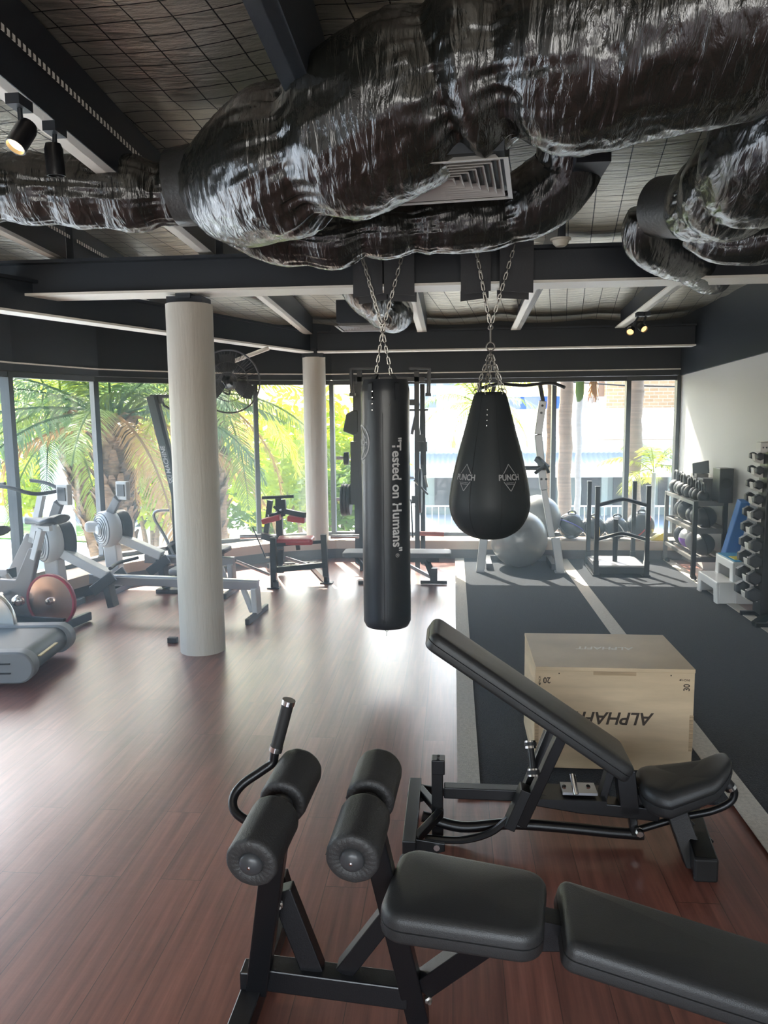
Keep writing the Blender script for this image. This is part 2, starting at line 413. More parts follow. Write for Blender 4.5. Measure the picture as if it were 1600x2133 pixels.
struct(u_.build('trim_1', black_beam, smooth=0))['label'] = 'black bulkhead above the white wall'
# back wall behind the photographer with two window openings
bw = MB()
for x0, x1, z0, z1 in ((-4.3, -2.3, 0, 4.0), (.3, .8, 0, 4.0), (2.4, RW + .1, 0, 4.0), (-2.3, .3, 0, .55), (-2.3, .3, 2.45, 4.0), (.8, 2.4, 0, .55), (.8, 2.4, 2.45, 4.0)):
    bw.box(((x0 + x1) / 2, -4.05, (z0 + z1) / 2), (x1 - x0, .1, z1 - z0))
struct(bw.build('wall_back', white_wall, smooth=0))
lw = MB().box((-4.15, -1.25, 2.0), (.1, 5.5, 4.0))
struct(lw.build('wall_left', white_wall, smooth=0))
# window bays with frame and glass
win_frame = mat('dark anodised window frame', (.05, .055, .06), .4, .3)
sill_m = mat('tan tiled ledge', (.50, .40, .31), .5, bump=.05, bscale=30, var=.06, vscale=4)
kick_m = mat('dark timber skirting', (.07, .045, .04), .5, bump=.1, bscale=30)
for i in range(len(FAC) - 1):
    a = Vector((*FAC[i], 0)); b_ = Vector((*FAC[i + 1], 0)); d = (b_ - a).normalized(); nrm = Vector((-d.y, d.x, 0))
    wd = empty('window_%d' % (i + 1), a); wd['kind'] = 'structure'
    m = MB(); q = Vector((0, 0, 1))
    m.bar(a + q * 0, a + q * ZH, .10, .05, side=nrm)
    m.bar(a + q * (ZH - .02), b_ + q * (ZH - .02), .05, .08, side=q)
    m.bar(a + q * (ZS + .02), b_ + q * (ZS + .02), .04, .08, side=q)
    if i == len(FAC) - 2: m.bar(b_ - d * .02, b_ - d * .02 + q * ZH, .10, .04, side=nrm)
    m.build('frame', win_frame, wd, smooth=0)
    g = MB(); g.bar(a + d * .02 + q * (ZS + ZH) / 2, b_ - d * .02 + q * (ZS + ZH) / 2, ZH - ZS, .006, side=q)
    g.build('glass', glass_m, wd, smooth=0)
# header band above the windows, thin pale line along its foot
hd = MB(); hl = MB()
for i in range(len(FAC) - 1):
    a = Vector((*FAC[i], 0)); b_ = Vector((*FAC[i + 1], 0)); q = Vector((0, 0, 1))
    d = (b_ - a).normalized(); nrm = Vector((d.y, -d.x, 0))
    hd.bar(a + q * 2.66, b_ + q * 2.66, 1.2, .16, side=q)
    hl.bar(a + q * (ZH + .075) + nrm * .09, b_ + q * (ZH + .075) + nrm * .09, .012, .02, side=q)
struct(hd.build('trim_2', black_beam, smooth=0))['label'] = 'black fascia above the windows'
struct(hl.build('trim_3', flange, smooth=0))['label'] = 'thin pale edge above the window heads'
# ledge along the windows
def inset(k):
    pts = []
    for i, (x, y) in enumerate(FAC):
        v = Vector((0, 0, 0))
        for j in (i - 1, i):
            if 0 <= j < len(FAC) - 1:
                d = (Vector((*FAC[j + 1], 0)) - Vector((*FAC[j], 0))).normalized(); v += Vector((d.y, -d.x, 0))
        v.normalize(); pts.append(Vector((x, y, 0)) + v * k)
    return pts
def band(k0, k1, z0, z1):
    A = inset(k0); B = inset(k1); m = MB(); n = len(A)
    for i in range(n): m.v += [A[i] + Vector((0, 0, z0)), B[i] + Vector((0, 0, z0)), B[i] + Vector((0, 0, z1)), A[i] + Vector((0, 0, z1))]
    for i in range(n - 1):
        for k in range(4): m.f.append((i * 4 + k, i * 4 + (k + 1) % 4, (i + 1) * 4 + (k + 1) % 4, (i + 1) * 4 + k))
    m.f += [(0, 1, 2, 3), tuple(4 * (n - 1) + k for k in (3, 2, 1, 0))]
    return m
struct(band(-.08, .40, .12, ZS).build('trim_4', sill_m, smooth=0))['label'] = 'tan ledge under the windows'
struct(band(-.05, .34, 0, .12).build('baseboard_front', kick_m, smooth=0))

# turf mat and its lines
tm = MB(); zt = .012
def slab(m, pts, z0, z1):
    n = len(pts); b0 = len(m.v)
    m.v += [Vector((x, y, z0)) for x, y in pts] + [Vector((x, y, z1)) for x, y in pts]
    m.f += [tuple(b0 + k for k in reversed(range(n))), tuple(b0 + n + k for k in range(n))] + [(b0 + k, b0 + (k + 1) % n, b0 + n + (k + 1) % n, b0 + n + k) for k in range(n)]
slab(tm, [(.02, 3.18), (1.22, 3.18), (1.22, 1.2), (2.42, 1.2), (2.42, 8.72), (.02, 8.72)], 0, zt)
turf = tag(tm.build('turf_mat', turf_m, origin=(1.2, 5.5, 0), smooth=0), 'dark grey artificial turf lane laid over the timber floor', 'turf')
for nm, x0, x1, y0, y1, lb in (('line', .02, .12, 3.18, 8.7, 0), ('line', 1.17, 1.28, 1.2, 8.7, 0), ('line', 2.33, 2.42, 1.2, 8.7, 0)):
    l = MB(); slab(l, [(x0, y0), (x1, y0), (x1, y1), (x0, y1)], zt, zt + .004); l.build('white_line', line_m, turf, smooth=0)['label'] = 'white turf line'

# ------------------------------------------------------------------ columns
def column(x, y, r_, z0, z1, label):
    t = thing('column', label, 'column', (x, y, z0))
    m = MB(); n = 64; rows = 60
    for j in range(rows + 1):
        for k in range(n):
            a = 2 * PI * k / n; z = z0 + (z1 - z0) * j / rows
            rr = r_ + .0022 * noise.noise(Vector((math.cos(a) * 9, math.sin(a) * 9, z * 1.1))) + .0015 * noise.noise(Vector((math.cos(a) * 22, math.sin(a) * 22, z * .8)))
            m.v.append(Vector((x + math.cos(a) * rr, y + math.sin(a) * rr, z)))
    m.f = [(j * n + k, j * n + (k + 1) % n, (j + 1) * n + (k + 1) % n, (j + 1) * n + k) for j in range(rows) for k in range(n)] + [tuple(range(rows * n, rows * n + n))]
    m.build('shaft', mat('cream painted column', (.54, .51, .44), .5, bump=.35, bscale=60, stretch=(1, 1, .12)), t, smooth=60)
    c_ = MB().box((x, y, z1 + .02), (.24, .2, .05)).box((x, y, z1 + .06), (.1, .24, .06)); c_.build('cap_plate', black_beam, t, smooth=0)
    return t
column(-1.78, 5.19, .157, 0, 2.40, 'thick cream textured column standing on the open floor at left')
column(-1.57, 8.72, .128, ZS, 2.30, 'slimmer cream column standing on the window ledge behind the long bag')

# ------------------------------------------------------------------ beams
def ibeam(name, a, b_, zb, h, label, wb=.16, grp=None):
    a = Vector((*a, 0)); b_ = Vector((*b_, 0)); q = Vector((0, 0, 1)); mid = (a + b_) / 2
    t = thing(name, label, 'beam', (mid.x, mid.y, zb), grp)
    MB().bar(a + q * (zb + h / 2 + .01), b_ + q * (zb + h / 2 + .01), h - .02, wb * .5, side=q).bar(a + q * (zb + h), b_ + q * (zb + h), .02, wb, side=q).build('web', black_beam, t, smooth=0)
    MB().bar(a + q * (zb + .008), b_ + q * (zb + .008), .016, wb, side=q).build('lower_flange', flange, t, smooth=0)['label'] = 'pale underside flange'
    return t
ibeam('ceiling_beam', (-4.1, 5.15), (2.85, 5.15), 2.46, .22, 'long black ceiling beam crossing the room above the thick column', .26)
ibeam('ceiling_beam', (-1.5, 8.62), (2.55, 8.62), 2.34, .22, 'black ceiling beam running right from the slim column to the white wall', .17)
ibeam('ceiling_beam', (-3.42, 3.5), (-1.62, 8.6), 2.34, .22, 'black ceiling beam running from the slim column towards the left windows', .16)
# rafters
def rafter(x, y0, y1, label, perf=True, fm=None, grp='rafters under the foil ceiling'):
    zb = lambda y: raft_z(y)
    t = thing('rafter', label, 'rafter', (x, (y0 + y1) / 2, zb((y0 + y1) / 2)), grp)
    m = MB(); m.poly3([(x, y0, zb(y0)), (x, y1, zb(y1)), (x, y1, foil_z(y1) - .02), (x, y0, foil_z(y0) - .02)], (.05, 0, 0)); m.build('web', black_beam, t, smooth=0)
    m = MB(); m.poly3([(x - .03, y0, zb(y0)), (x - .03, y1, zb(y1)), (x - .03, y1, zb(y1) + .012), (x - .03, y0, zb(y0) + .012)], (.10, 0, 0)); m.build('lower_flange', fm or flange, t, smooth=0)
    if perf:
        m = MB(); xs = x + .055
        m.poly3([(xs, y0, zb(y0) + .13), (xs, y1, zb(y1) + .13), (xs, y1, zb(y1) + .152), (xs, y0, zb(y0) + .152)], (.004, 0, 0))
        m.build('perforated_strip', perf_m, t, smooth=0)
    return t
# perforated strip: pale marks painted on dark metal for light showing through its holes
perf_m = mat('perforated black strip', (.02, .02, .02), .5); b = bsdf(perf_m)
tc = nd(perf_m, 'ShaderNodeTexCoord'); mp = nd(perf_m, 'ShaderNodeMapping'); mp.inputs['Scale'].default_value = (30, 30, 30)
lk(perf_m, tc.outputs['Object'], mp.inputs[0])
sp = nd(perf_m, 'ShaderNodeSeparateXYZ'); lk(perf_m, mp.outputs[0], sp.inputs[0])
fr = nd(perf_m, 'ShaderNodeMath', operation='FRACT'); lk(perf_m, sp.outputs['Y'], fr.inputs[0])
s1 = nd(perf_m, 'ShaderNodeMath', operation='SUBTRACT'); lk(perf_m, fr.outputs[0], s1.inputs[0]); s1.inputs[1].default_value = .5
a1 = nd(perf_m, 'ShaderNodeMath', operation='ABSOLUTE'); lk(perf_m, s1.outputs[0], a1.inputs[0])
l1 = nd(perf_m, 'ShaderNodeMath', operation='LESS_THAN'); lk(perf_m, a1.outputs[0], l1.inputs[0]); l1.inputs[1].default_value = .28
mxp = nd(perf_m, 'ShaderNodeMix', data_type='RGBA'); lk(perf_m, l1.outputs[0], mxp.inputs[0]); mxp.inputs[6].default_value = (.02, .02, .02, 1); mxp.inputs[7].default_value = (.9, .88, .82, 1)
lk(perf_m, mxp.outputs[2], b.inputs['Base Color'])
rafter(-2.60, -4, 5.1, 'black rafter above the left windows, nearer bay')
rafter(-1.58, -4, 5.1, 'black rafter carrying the lit spotlight, nearer bay')
rafter(-.53, -4, 5.1, 'black rafter rising behind the big duct at top centre', False, black_beam)
rafter(1.7, -4, 5.1, 'black rafter above the right duct, nearer bay', False, black_beam)
rafter(-2.6, 5.2, 8.3, 'black rafter behind the thick column top, farther bay')
rafter(-1.56, 5.2, 8.5, 'black rafter beside the far ceiling diffuser, farther bay', False)
rafter(-.31, 5.2, 8.5, 'black rafter just right of the far duct end', False)
rafter(.69, 5.2, 8.5, 'black rafter beyond the pear bag chains', False)
rafter(1.78, 5.2, 8.5, 'black rafter carrying the small twin spotlights', False)
# transverse noggins in the far bay
for x0, x1, y, lb in ((-1.5, -.35, 6.3, 'short black cross piece left of the far duct'), (.75, 1.74, 5.9, 'short black cross piece between the rafters at right')):
    t = MB(); t.bar((x0, y, raft_z(y) + .12), (x1, y, raft_z(y) + .12), .14, .05, side=(0, 0, 1)).build('cross_piece', black_beam, origin=((x0 + x1) / 2, y, foil_z(y) - .1), smooth=0)
    tag([o for o in C.objects if o.name.startswith('cross_piece')][-1], lb, 'beam')

# ------------------------------------------------------------------ ducts
def duct_mesh(ctrl, folds, seed, nseg=None, nring=112, wr=1.0, skew=0.0):
    """ctrl: (point, radius, pinch) list; pinch 1 = strapped; returns MB"""
    P = [Vector((*p, r_)) for p, r_ in ctrl]
    out = spline([tuple(p) for p in P], 26) if False else None
    pts = []
    for i in range(len(P) - 1):
        p0 = P[max(i - 1, 0)]; p1 = P[i]; p2 = P[i + 1]; p3 = P[min(i + 2, len(P) - 1)]
        seg = max(int((p2 - p1).length / .011), 6)
        for k in range(seg):
            t = k / seg
            pts.append(.5 * ((2 * p1) + (p2 - p0) * t + (2 * p0 - 5 * p1 + 4 * p2 - p3) * t * t + (3 * p1 - p0 - 3 * p2 + p3) * t ** 3))
    pts.append(P[-1])
    m = MB(); n = nring; c = [Vector(p[:3]) for p in pts]; rr = [p[3] for p in pts]
    s = [0]
    for i in range(1, len(c)): s.append(s[-1] + (c[i] - c[i - 1]).length)
    L = s[-1]; x, y, z = frame((c[1] - c[0]).normalized(), (0, 0, 1))
    for i in range(len(c)):
        t = (c[min(i + 1, len(c) - 1)] - c[max(i - 1, 0)]).normalized()
        x = (x - t * x.dot(t)).normalized(); y = t.cross(x)
        # distance to straps
        sp_ = s[i] / L
        pin = 0; near = 9
        for f_, depth in folds:
            dd = abs(s[i] - f_ * L); near = min(near, dd)
            pin = max(pin, depth * math.exp(-(dd / .075) ** 1.5))
        for k in range(n):
            a = 2 * PI * k / n
            cs, sn = math.cos(a), math.sin(a)
            ss = s[i] + skew * cs * .3
            w1 = noise.noise(Vector((cs * 1.2 + seed, sn * 1.2, s[i] * 4.5)))
            # gathers radiating from the straps
            ta = ss + .12 * math.sin(a + seed) + .05 * w1
            g = noise.noise(Vector((cs * 9 + seed, sn * 9, ss * 4 + w1)))
            g2 = 1 - 2 * abs(noise.noise(Vector((cs * 1.7, sn * 1.7 + seed, ta * 24))))
            rid = 1 - 2 * abs(noise.noise(Vector((cs * 2.6 + seed * 2, sn * 2.6, ta * 11 + g * .5))))
            near_w = math.exp(-near / .10)
            sag = .07 * max(0, -cs) * (1 - pin)       # insulation sags underneath
            q = 1 - pin + sag + wr * (.05 * w1 + (.008 + .06 * near_w) * g + .009 * (g2 - .4) + .024 * (rid - .5))
            m.v.append(c[i] + (x * cs + y * sn) * (rr[i] * q))
    N = len(c)
    m.f = [(i * n + k, i * n + (k + 1) % n, (i + 1) * n + (k + 1) % n, (i + 1) * n + k) for i in range(N - 1) for k in range(n)]
    m.f += [tuple(reversed(range(n))), tuple(range((N - 1) * n, N * n))]
    return m
def duct(ctrl, folds, seed, label, sleeve=None, **k):
    o = ctrl[len(ctrl) // 2][0]
    t = thing('air_duct', label, 'duct', tuple(o))
    duct_mesh(ctrl, folds, seed, **k).build('wrapped_duct', wrap_m, t, smooth=120)
    if sleeve: 
        MB().tube(sleeve[0], sleeve[1], 48).build('sleeve', sleeve_m, t, smooth=60)['label'] = 'smooth matte black sleeve'
    return t
D = lambda px, py, d, r_: (PD(px, py, d), r_)
duct([D(-260, 385, 3.65, .165), D(-100, 388, 3.68, .165), D(60, 392, 3.7, .165), D(200, 400, 3.72, .17), D(290, 402, 3.74, .175), D(345, 402, 3.75, .16), D(362, 398, 3.75, .15)],
     [(.42, .14), (.60, .12), (.76, .13), (.95, .22)], 1, 'black wrapped duct running left above the rowers', sleeve=([PD(358, 393, 3.75), PD(366, 392, 3.75), PD(410, 386, 3.73), PD(470, 382, 3.68)], [.165, .178, .184, .19]))
duct([D(450, 385, 3.62, .20), D(500, 378, 3.42, .255), D(600, 330, 3.1, .29), D(720, 280, 2.95, .30), D(830, 215, 2.8, .295), D(960, 150, 2.7, .30), D(1100, 112, 2.6, .30), D(1250, 88, 2.5, .30), D(1420, 50, 2.4, .30), D(1600, -20, 2.3, .31), D(1780, -90, 2.2, .31)],
     [(.0, .15), (.30, .20), (.53, .22), (.62, .20), (1.0, .1)], 5, 'huge glossy black wrapped duct sweeping across the top right', nring=160)
duct([D(470, 420, 3.9, .15), D(520, 455, 4.0, .165), D(600, 480, 4.1, .175), D(680, 492, 4.1, .17), D(760, 475, 4.1, .165), D(850, 468, 4.1, .165), D(950, 455, 4.1, .17), D(1050, 440, 4.1, .18), D(1130, 405, 4.0, .18), D(1180, 350, 3.9, .17), D(1190, 280, 3.8, .16)],
     [(.24, .16), (.36, .2), (.50, .24), (.55, .12), (.75, .12)], 9, 'black wrapped branch duct looping under the near diffuser')
duct([D(1760, 200, 2.7, .27), D(1650, 270, 2.9, .26), D(1570, 350, 3.15, .24), D(1500, 400, 3.5, .21), D(1455, 425, 3.75, .17)],
     [(.0, .1), (.52, .18), (.8, .12)], 13, 'black wrapped duct dropping from the right edge, sleeve at its end', sleeve=([PD(1470, 424, 3.7), PD(1420, 430, 3.9), PD(1372, 432, 4.05), PD(1366, 432, 4.05)], [.155, .155, .152, .14]))
duct([D(1345, 440, 4.1, .10), D(1345, 490, 4.2, .125), D(1385, 525, 4.4, .125), D(1440, 545, 4.75, .125), D(1475, 570, 5.4, .13), D(1490, 575, 5.9, .12), D(1500, 560, 6.3, .11)],
     [(.0, .1), (.3, .12), (.55, .1)], 17, 'black wrapped duct elbow passing beneath the long beam at right')
duct([D(1450, 470, 4.0, .11), D(1530, 500, 3.9, .13), D(1620, 480, 3.8, .14), D(1740, 450, 3.7, .14)],
     [(.35, .12)], 21, 'black wrapped duct low at the right edge under the dropping duct')
duct([D(735, 575, 5.5, .12), D(760, 605, 5.7, .15), D(795, 635, 6.0, .165), D(822, 650, 6.2, .15), D(835, 640, 6.4, .1)],
     [(.45, .12)], 25, 'black wrapped duct end hanging beyond the long beam')

# ceiling diffusers
diff_m = mat('pale grey metal louvre', (.42, .41, .39), .4)
def diffuser(cx, cy, z, w_, d_, label, plen=.22, rot=0):
    t = thing('ceiling_diffuser', label, 'air vent', (cx, cy, z))
    M3 = Matrix.Rotation(rot, 3, 'Z')
    def Q(x, y, zz): return Vector((cx, cy, z)) + M3 @ Vector((x, y, zz))
    MB().box((cx, cy, z + .03 + plen / 2), (w_ * .94, d_ * .94, plen), M3).build('plenum_box', black_beam, t, smooth=0)
    for k in range(8):
        s_ = 1 - k / 8.4; s2 = s_ - .072; m = MB(); zi = 0; zo = .028
        # sloping ring blade
        a = [Q(sx * w_ / 2 * s_, sy * d_ / 2 * s_, zi if k == 0 else .004) for sx, sy in ((-1, -1), (1, -1), (1, 1), (-1, 1))]
        b_ = [Q(sx * w_ / 2 * (s2 if k else s_ - .07), sy * d_ / 2 * (s2 if k else s_ - .07), zo if k else .002) for sx, sy in ((-1, -1), (1, -1), (1, 1), (-1, 1))]
        a2 = [p + Vector((0, 0, .003)) for p in a]; b2 = [p + Vector((0, 0, .003)) for p in b_]
        m.v = a + b_ + a2 + b2
        m.f = [(i, (i + 1) % 4, 4 + (i + 1) % 4, 4 + i) for i in range(4)] + [(8 + i, 12 + i, 12 + (i + 1) % 4, 8 + (i + 1) % 4) for i in range(4)] + [(i, 8 + i, 8 + (i + 1) % 4, (i + 1) % 4) for i in range(4)] + [(4 + i, 4 + (i + 1) % 4, 12 + (i + 1) % 4, 12 + i) for i in range(4)]
        m.build('frame' if k == 0 else 'louvre_ring', diff_m, t, smooth=0)
    return t
diffuser(-.035, 3.08, 2.52, .50, .52, 'square louvred diffuser under the huge duct', plen=.16, rot=R(-6))
diffuser(-.80, 7.2, 2.44, .52, .5, 'small louvred diffuser in the farther bay above the long bag', plen=.2)
MB().box(PD(1228, 332, 3.72), (.16, .25, .1)).build('duct_box', black_beam, origin=tuple(PD(1228, 332, 3.72)), smooth=0)
tag(C.objects['duct_box'], 'small black box at the right end of the branch duct', 'duct box')

# smoke detector
p = PY(1168, 497, 4.86); m = MB().rev([(0, -.045), (.03, -.045), (.045, -.03), (.05, -.012), (.062, -.01), (.062, 0), (0, 0)], p, n=28)
tag(m.build('smoke_detector', mat('cream plastic', (.7, .66, .55), .45), origin=tuple(p)), 'round cream smoke detector beside the branch duct', 'smoke detector')
p2 = p + Vector((0, .0, .13)); MB().box(p2, (.02, .02, .26)).build('mount', black_beam, C.objects['smoke_detector'], smooth=0)

# spotlights on a track under the left rafter
warm = mat('glowing lamp face', (1, .8, .5), .5, emit=(1, .62, .25), es=14)
dimw = mat('lamp lens', (.9, .7, .4), .3, emit=(1, .6, .25), es=1.6)
def spot(base, head, aim, r_, L, label, lens, grp=None):
    t = thing('spotlight', label, 'spotlight', tuple(base), grp)
    aim = Vector(aim).normalized(); head = Vector(head); base = Vector(base)
    MB().box(base, (.05, .09, .035)).build('mount', black_beam, t, smooth=0)
    MB().tube([base, head], .009, 8).build('stem', black_beam, t)
    MB().rev([(0, -L / 2), (r_ * .8, -L / 2), (r_, -L / 2 + .02), (r_, L / 2), (r_ * .88, L / 2), (r_ * .85, L / 2 - .02)], head, aim, 28).build('housing', black_steel, t)
    MB().rev([(0, L / 2 - .021), (r_ * .84, L / 2 - .02), (r_ * .84, L / 2 - .015), (0, L / 2 - .012)], head, aim, 24).build('lens', lens, t)
    return t
sb = PY(40, 215, 2.72); spot(sb, PY(46, 283, 2.72), (-.25, -.5, -.85), .036, .11, 'lit black spotlight with warm glow at the upper left', warm)
sb = PY(114, 270, 2.95); spot(sb, PY(114, 333, 2.95), (0, .1, -1), .034, .115, 'unlit black cylinder spotlight right of the glowing one', dark_plastic)
ld = bpy.data.lights.new('spot_glow', 'SPOT'); ld.energy = 25; ld.color = (1, .7, .4); ld.spot_size = R(70)
lo = bpy.data.objects.new('spot_glow', ld); C.objects.link(lo); lo.location = PY(36, 318, 2.68); lo.rotation_euler = Vector((-.18, -.25, -1)).to_track_quat('-Z', 'Y').to_euler()
b0 = PY(1332, 655, 6.9)
spot(b0, PY(1314, 688, 6.9), (-.3, -.8, -.5), .033, .08, 'small dim spotlight, left of the twin pair at the far right rafter', dimw)
spot(b0 + Vector((.06, .0, 0)), PY(1338, 682, 6.9), (.3, -.8, -.5), .033, .08, 'small dim spotlight, right of the twin pair at the far right rafter', dimw)

# glowing strip added to stand for a bright patch above the big duct
lp_ = PD(728, 36, 3.3); SLm = thing('bright_strip', 'small glowing strip for the bright patch above the big duct at top', 'lamp', tuple(lp_))
MB().box(lp_ + Vector((0, 0, .02)), (.26, .09, .05)).build('housing', black_steel, SLm, smooth=0); MB().box(lp_ - Vector((0, 0, .008)), (.22, .06, .006)).build('tube', mat('pinkish glowing face', (1, .95, .95), .5, emit=(1, .85, .85), es=1.5), SLm, smooth=0)
# ------------------------------------------------------------------ foreground ab bench with foam rollers
B2 = thing('ab_bench', 'black sit-up bench with four foam leg rollers in the near foreground', 'exercise bench', (0, 1.85, 0))
m = MB()
m.bar((-.56, 1.94, .105), (-.12, 1.92, .085), .065, .065, side=(0, 0, 1)); m.build('base_beam', black_steel, B2, smooth=0, bevel=.004)
MB().bar((-.555, 2.34, .04), (-.565, 1.42, .04), .06, .06, side=(0, 0, 1)).bar((-.56, 1.94, .04), (-.56, 1.94, .12), .06, .06).build('foot_bar', black_steel, B2, smooth=0, bevel=.004)
MB().bar((-.545, 1.93, .06), (-.435, 1.80, .665), .05, .06, side=(0, 1, 0)).build('upright', black_steel, B2, smooth=0, bevel=.004)
MB().bar((-.095, 1.93, 0), (-.215, 1.80, .68), .05, .06, side=(0, 1, 0)).build('upright', black_steel, B2, smooth=0, bevel=.004)
MB().bar((-.47, 1.94, .36), (-.385, 1.94, .12), .045, .06, side=(0, 1, 0)).bar((-.49, 2.02, .35), (-.45, 2.02, .2), .045, .03, side=(0, 1, 0)).build('brace', black_steel, B2, smooth=0, bevel=.003)
MB().bar((-.155, 1.92, .34), (-.30, 1.94, .125), .045, .05, side=(0, 1, 0)).build('brace', black_steel, B2, smooth=0, bevel=.003)
MB().bar((-.08, 1.92, .11), (.16, 1.80, .40), .05, .06, side=(0, 1, 0)).bar((.10, 1.75, .39), (.34, 1.75, .40), .05, .06, side=(0, 0, 1)).bar((-.13, 1.77, .41), (.10, 1.77, .40), .05, .05, side=(0, 0, 1)).build('seat_support', black_steel, B2, smooth=0, bevel=.003)
m = MB()
for p in ((-.068, 1.90, .085), (-.155, 1.885, .33), (-.47, 1.90, .34)): m.rev([(0, 0), (.011, 0), (.011, .012), (.005, .014), (.005, .022), (0, .022)], p, (.3, -1, 0), 6)
m.build('bolt', zinc, B2)
def roller(p, q, name='foam_roller'):
    """padded roller whose near end is p; gathered end cover and plastic hub"""
    p = Vector(p); q = Vector(q); a = (p - q).normalized(); L = (p - q).length; n = 72; mm = MB()
    x, y, z = frame(a, (0, 0, 1))
    prof = [(.024, -.006), (.030, .001), (.044, .003), (.0555, .002), (.0605, -.003), (.0618, -.010)]
    lay = [(r_, L + h, 1) for r_, h in prof] + [(.0615, L * t, 0) for t in (.8, .6, .4, .2)] + [(r_, -h, 1) for r_, h in reversed(prof)]
    for r_, h, e_ in lay:
        for k in range(n):
            an = 2 * PI * k / n; rr = r_ * (1 + (.005 * math.sin(an * 12 + .4) if e_ else 0) + .006 * math.cos(an * 10))
            hh = h + (.0006 * math.sin(an * 22) * (1 if h > L / 2 else -1) if e_ and r_ < .058 else 0)
            mm.v.append(q + z * hh + x * (math.cos(an) * rr) + y * (math.sin(an) * rr))
    N = len(lay); mm.f = [(i * n + k, i * n + (k + 1) % n, (i + 1) * n + (k + 1) % n, (i + 1) * n + k) for i in range(N - 1) for k in range(n)]
    r_o = mm.build(name, foam, B2, smooth=50)
    sm = MB(); sm.tube([q + z * (L * t) + y * .0622 + x * .002 for t in (.05, .35, .65, .95)], .0011, 5); sm.build('seam', foam, r_o)
    MB().rev([(.028, L - .006), (.029, L), (.025, L + .008), (.014, L + .013), (0, L + .0145)], q, z, 32).build('end_cap', dark_plastic, r_o, smooth=60)
    MB().rev([(0, L + .0165), (.004, L + .0155), (.0045, L + .012)], q, z, 12).build('rivet', chrome, r_o)
for (n_, f_) in (((-.458, 1.60, .640), (-.418, 1.98, .690)), ((-.226, 1.60, .660), (-.198, 1.97, .70))):
    n_ = Vector(n_); f_ = Vector(f_)
    roller(n_, n_.lerp(f_, .45)); roller(n_.lerp(f_, .585), f_)
    MB().tube([n_.lerp(f_, .02), f_.lerp(n_, .02)], .014, 16).build('axle', black_steel, B2)
hp = [PY(560, 1722, 1.86), PY(520, 1712, 1.88), PY(490, 1690, 1.9), PY(486, 1662, 1.92), PY(505, 1634, 1.94), PY(545, 1606, 1.96), PY(568, 1588, 1.97), PY(574, 1562, 1.97), PY(602, 1462, 1.97)]
pts = spline(hp, 7)
h_o = MB().tube(pts, .0125, 16).build('handle_tube', black_steel, B2, smooth=60)
g0, g1 = PY(575, 1560, 1.97), PY(602, 1458, 1.97)
MB().tube([g0.lerp(g1, .06), g0.lerp(g1, .92)], .0165, 20).build('grip', rubber, h_o)
MB().tube([g0.lerp(g1, -.04), g0.lerp(g1, .06)], .0185, 20).tube([g0.lerp(g1, .91), g0.lerp(g1, 1.0)], .0185, 20).build('chrome_band', chrome, h_o)
# seat pad and back pad
def seatbend(a, b_, z): return (a, b_, z)
s0 = Vector((-.160, 1.80, .425)); MB().pad(s0, (1, -.16, -.03), (.10, 1, .02), .385, .29, .265, .075, rc=.06, er=.024, dome=.009).build('seat_pad', leather, B2, smooth=60)
MB().bar((.20, 1.73, .45), (.30, 1.73, .43), .06, .03, side=(0, 1, 0)).build('hinge', black_steel, B2, smooth=0)
b0 = Vector((.245, 1.73, .415)); MB().pad(b0, (1, -.05, -.265), (.06, 1, 0), .95, .26, .26, .07, rc=.028, er=.022, dome=.007).build('back_pad', leather, B2, smooth=60)
MB().bar((.30, 1.72, .38), (1.0, 1.69, .19), .05, .05, side=(0, 1, 0)).build('back_support', black_steel, B2, smooth=0)
MB().bar((1.02, 1.40, .03), (1.02, 2.0, .03), .06, .06, side=(0, 0, 1)).bar((1.02, 1.69, .03), (1.0, 1.69, .2), .05, .05, side=(0, 1, 0)).build('foot_bar', black_steel, B2, smooth=0, bevel=.004)

# ------------------------------------------------------------------ adjustable bench
B1 = thing('adjustable_bench', 'black adjustable bench with raised back pad in front of the plywood box', 'exercise bench', (.4, 2.85, 0))
Y1 = 2.85
q1 = lambda px, py, y=Y1: PY(px, py, y)
MB().bar(q1(925, 1646), q1(1100, 1653), .05, .045, side=(0, 1, 0)).bar(q1(1100, 1655), q1(1200, 1672), .07, .05, side=(0, 1, 0)).bar(q1(1195, 1672), q1(1370, 1690), .07, .05, side=(0, 1, 0)).build('main_beam', black_steel, B1, smooth=0, bevel=.004)
pt = spline([q1(880, 1700), q1(960, 1722), q1(1060, 1716), q1(1160, 1722), q1(1270, 1733), q1(1335, 1738)], 6)
MB().tube(pt, .021, 12).build('lower_beam', black_steel, B1)
pt = spline([q1(885, 1745, 2.80), q1(960, 1750, 2.80), q1(1020, 1735, 2.80), q1(1060, 1705, 2.80)], 5)
MB().tube(pt, .014, 10).build('stabiliser_rod', black_steel, B1)
MB().bar(q1(912, 1765, 2.88), q1(911, 1580, 2.88), .045, .045, side=(0, 1, 0)).build('rear_upright', black_steel, B1, smooth=0, bevel=.003)
MB().box(q1(913, 1593, 2.88), (.052, .058, .06)).build('upright_cap', black_steel, B1, smooth=0, bevel=.004)
m = MB(); p = q1(913, 1577, 2.88)
for dy in (-.015, .015): m.rev([(0, .002), (.006, .002), (.006, 0)], p + Vector((0, dy, -.001)), (0, 0, 1), 10)
m.build('cap_hole', rubber, B1)
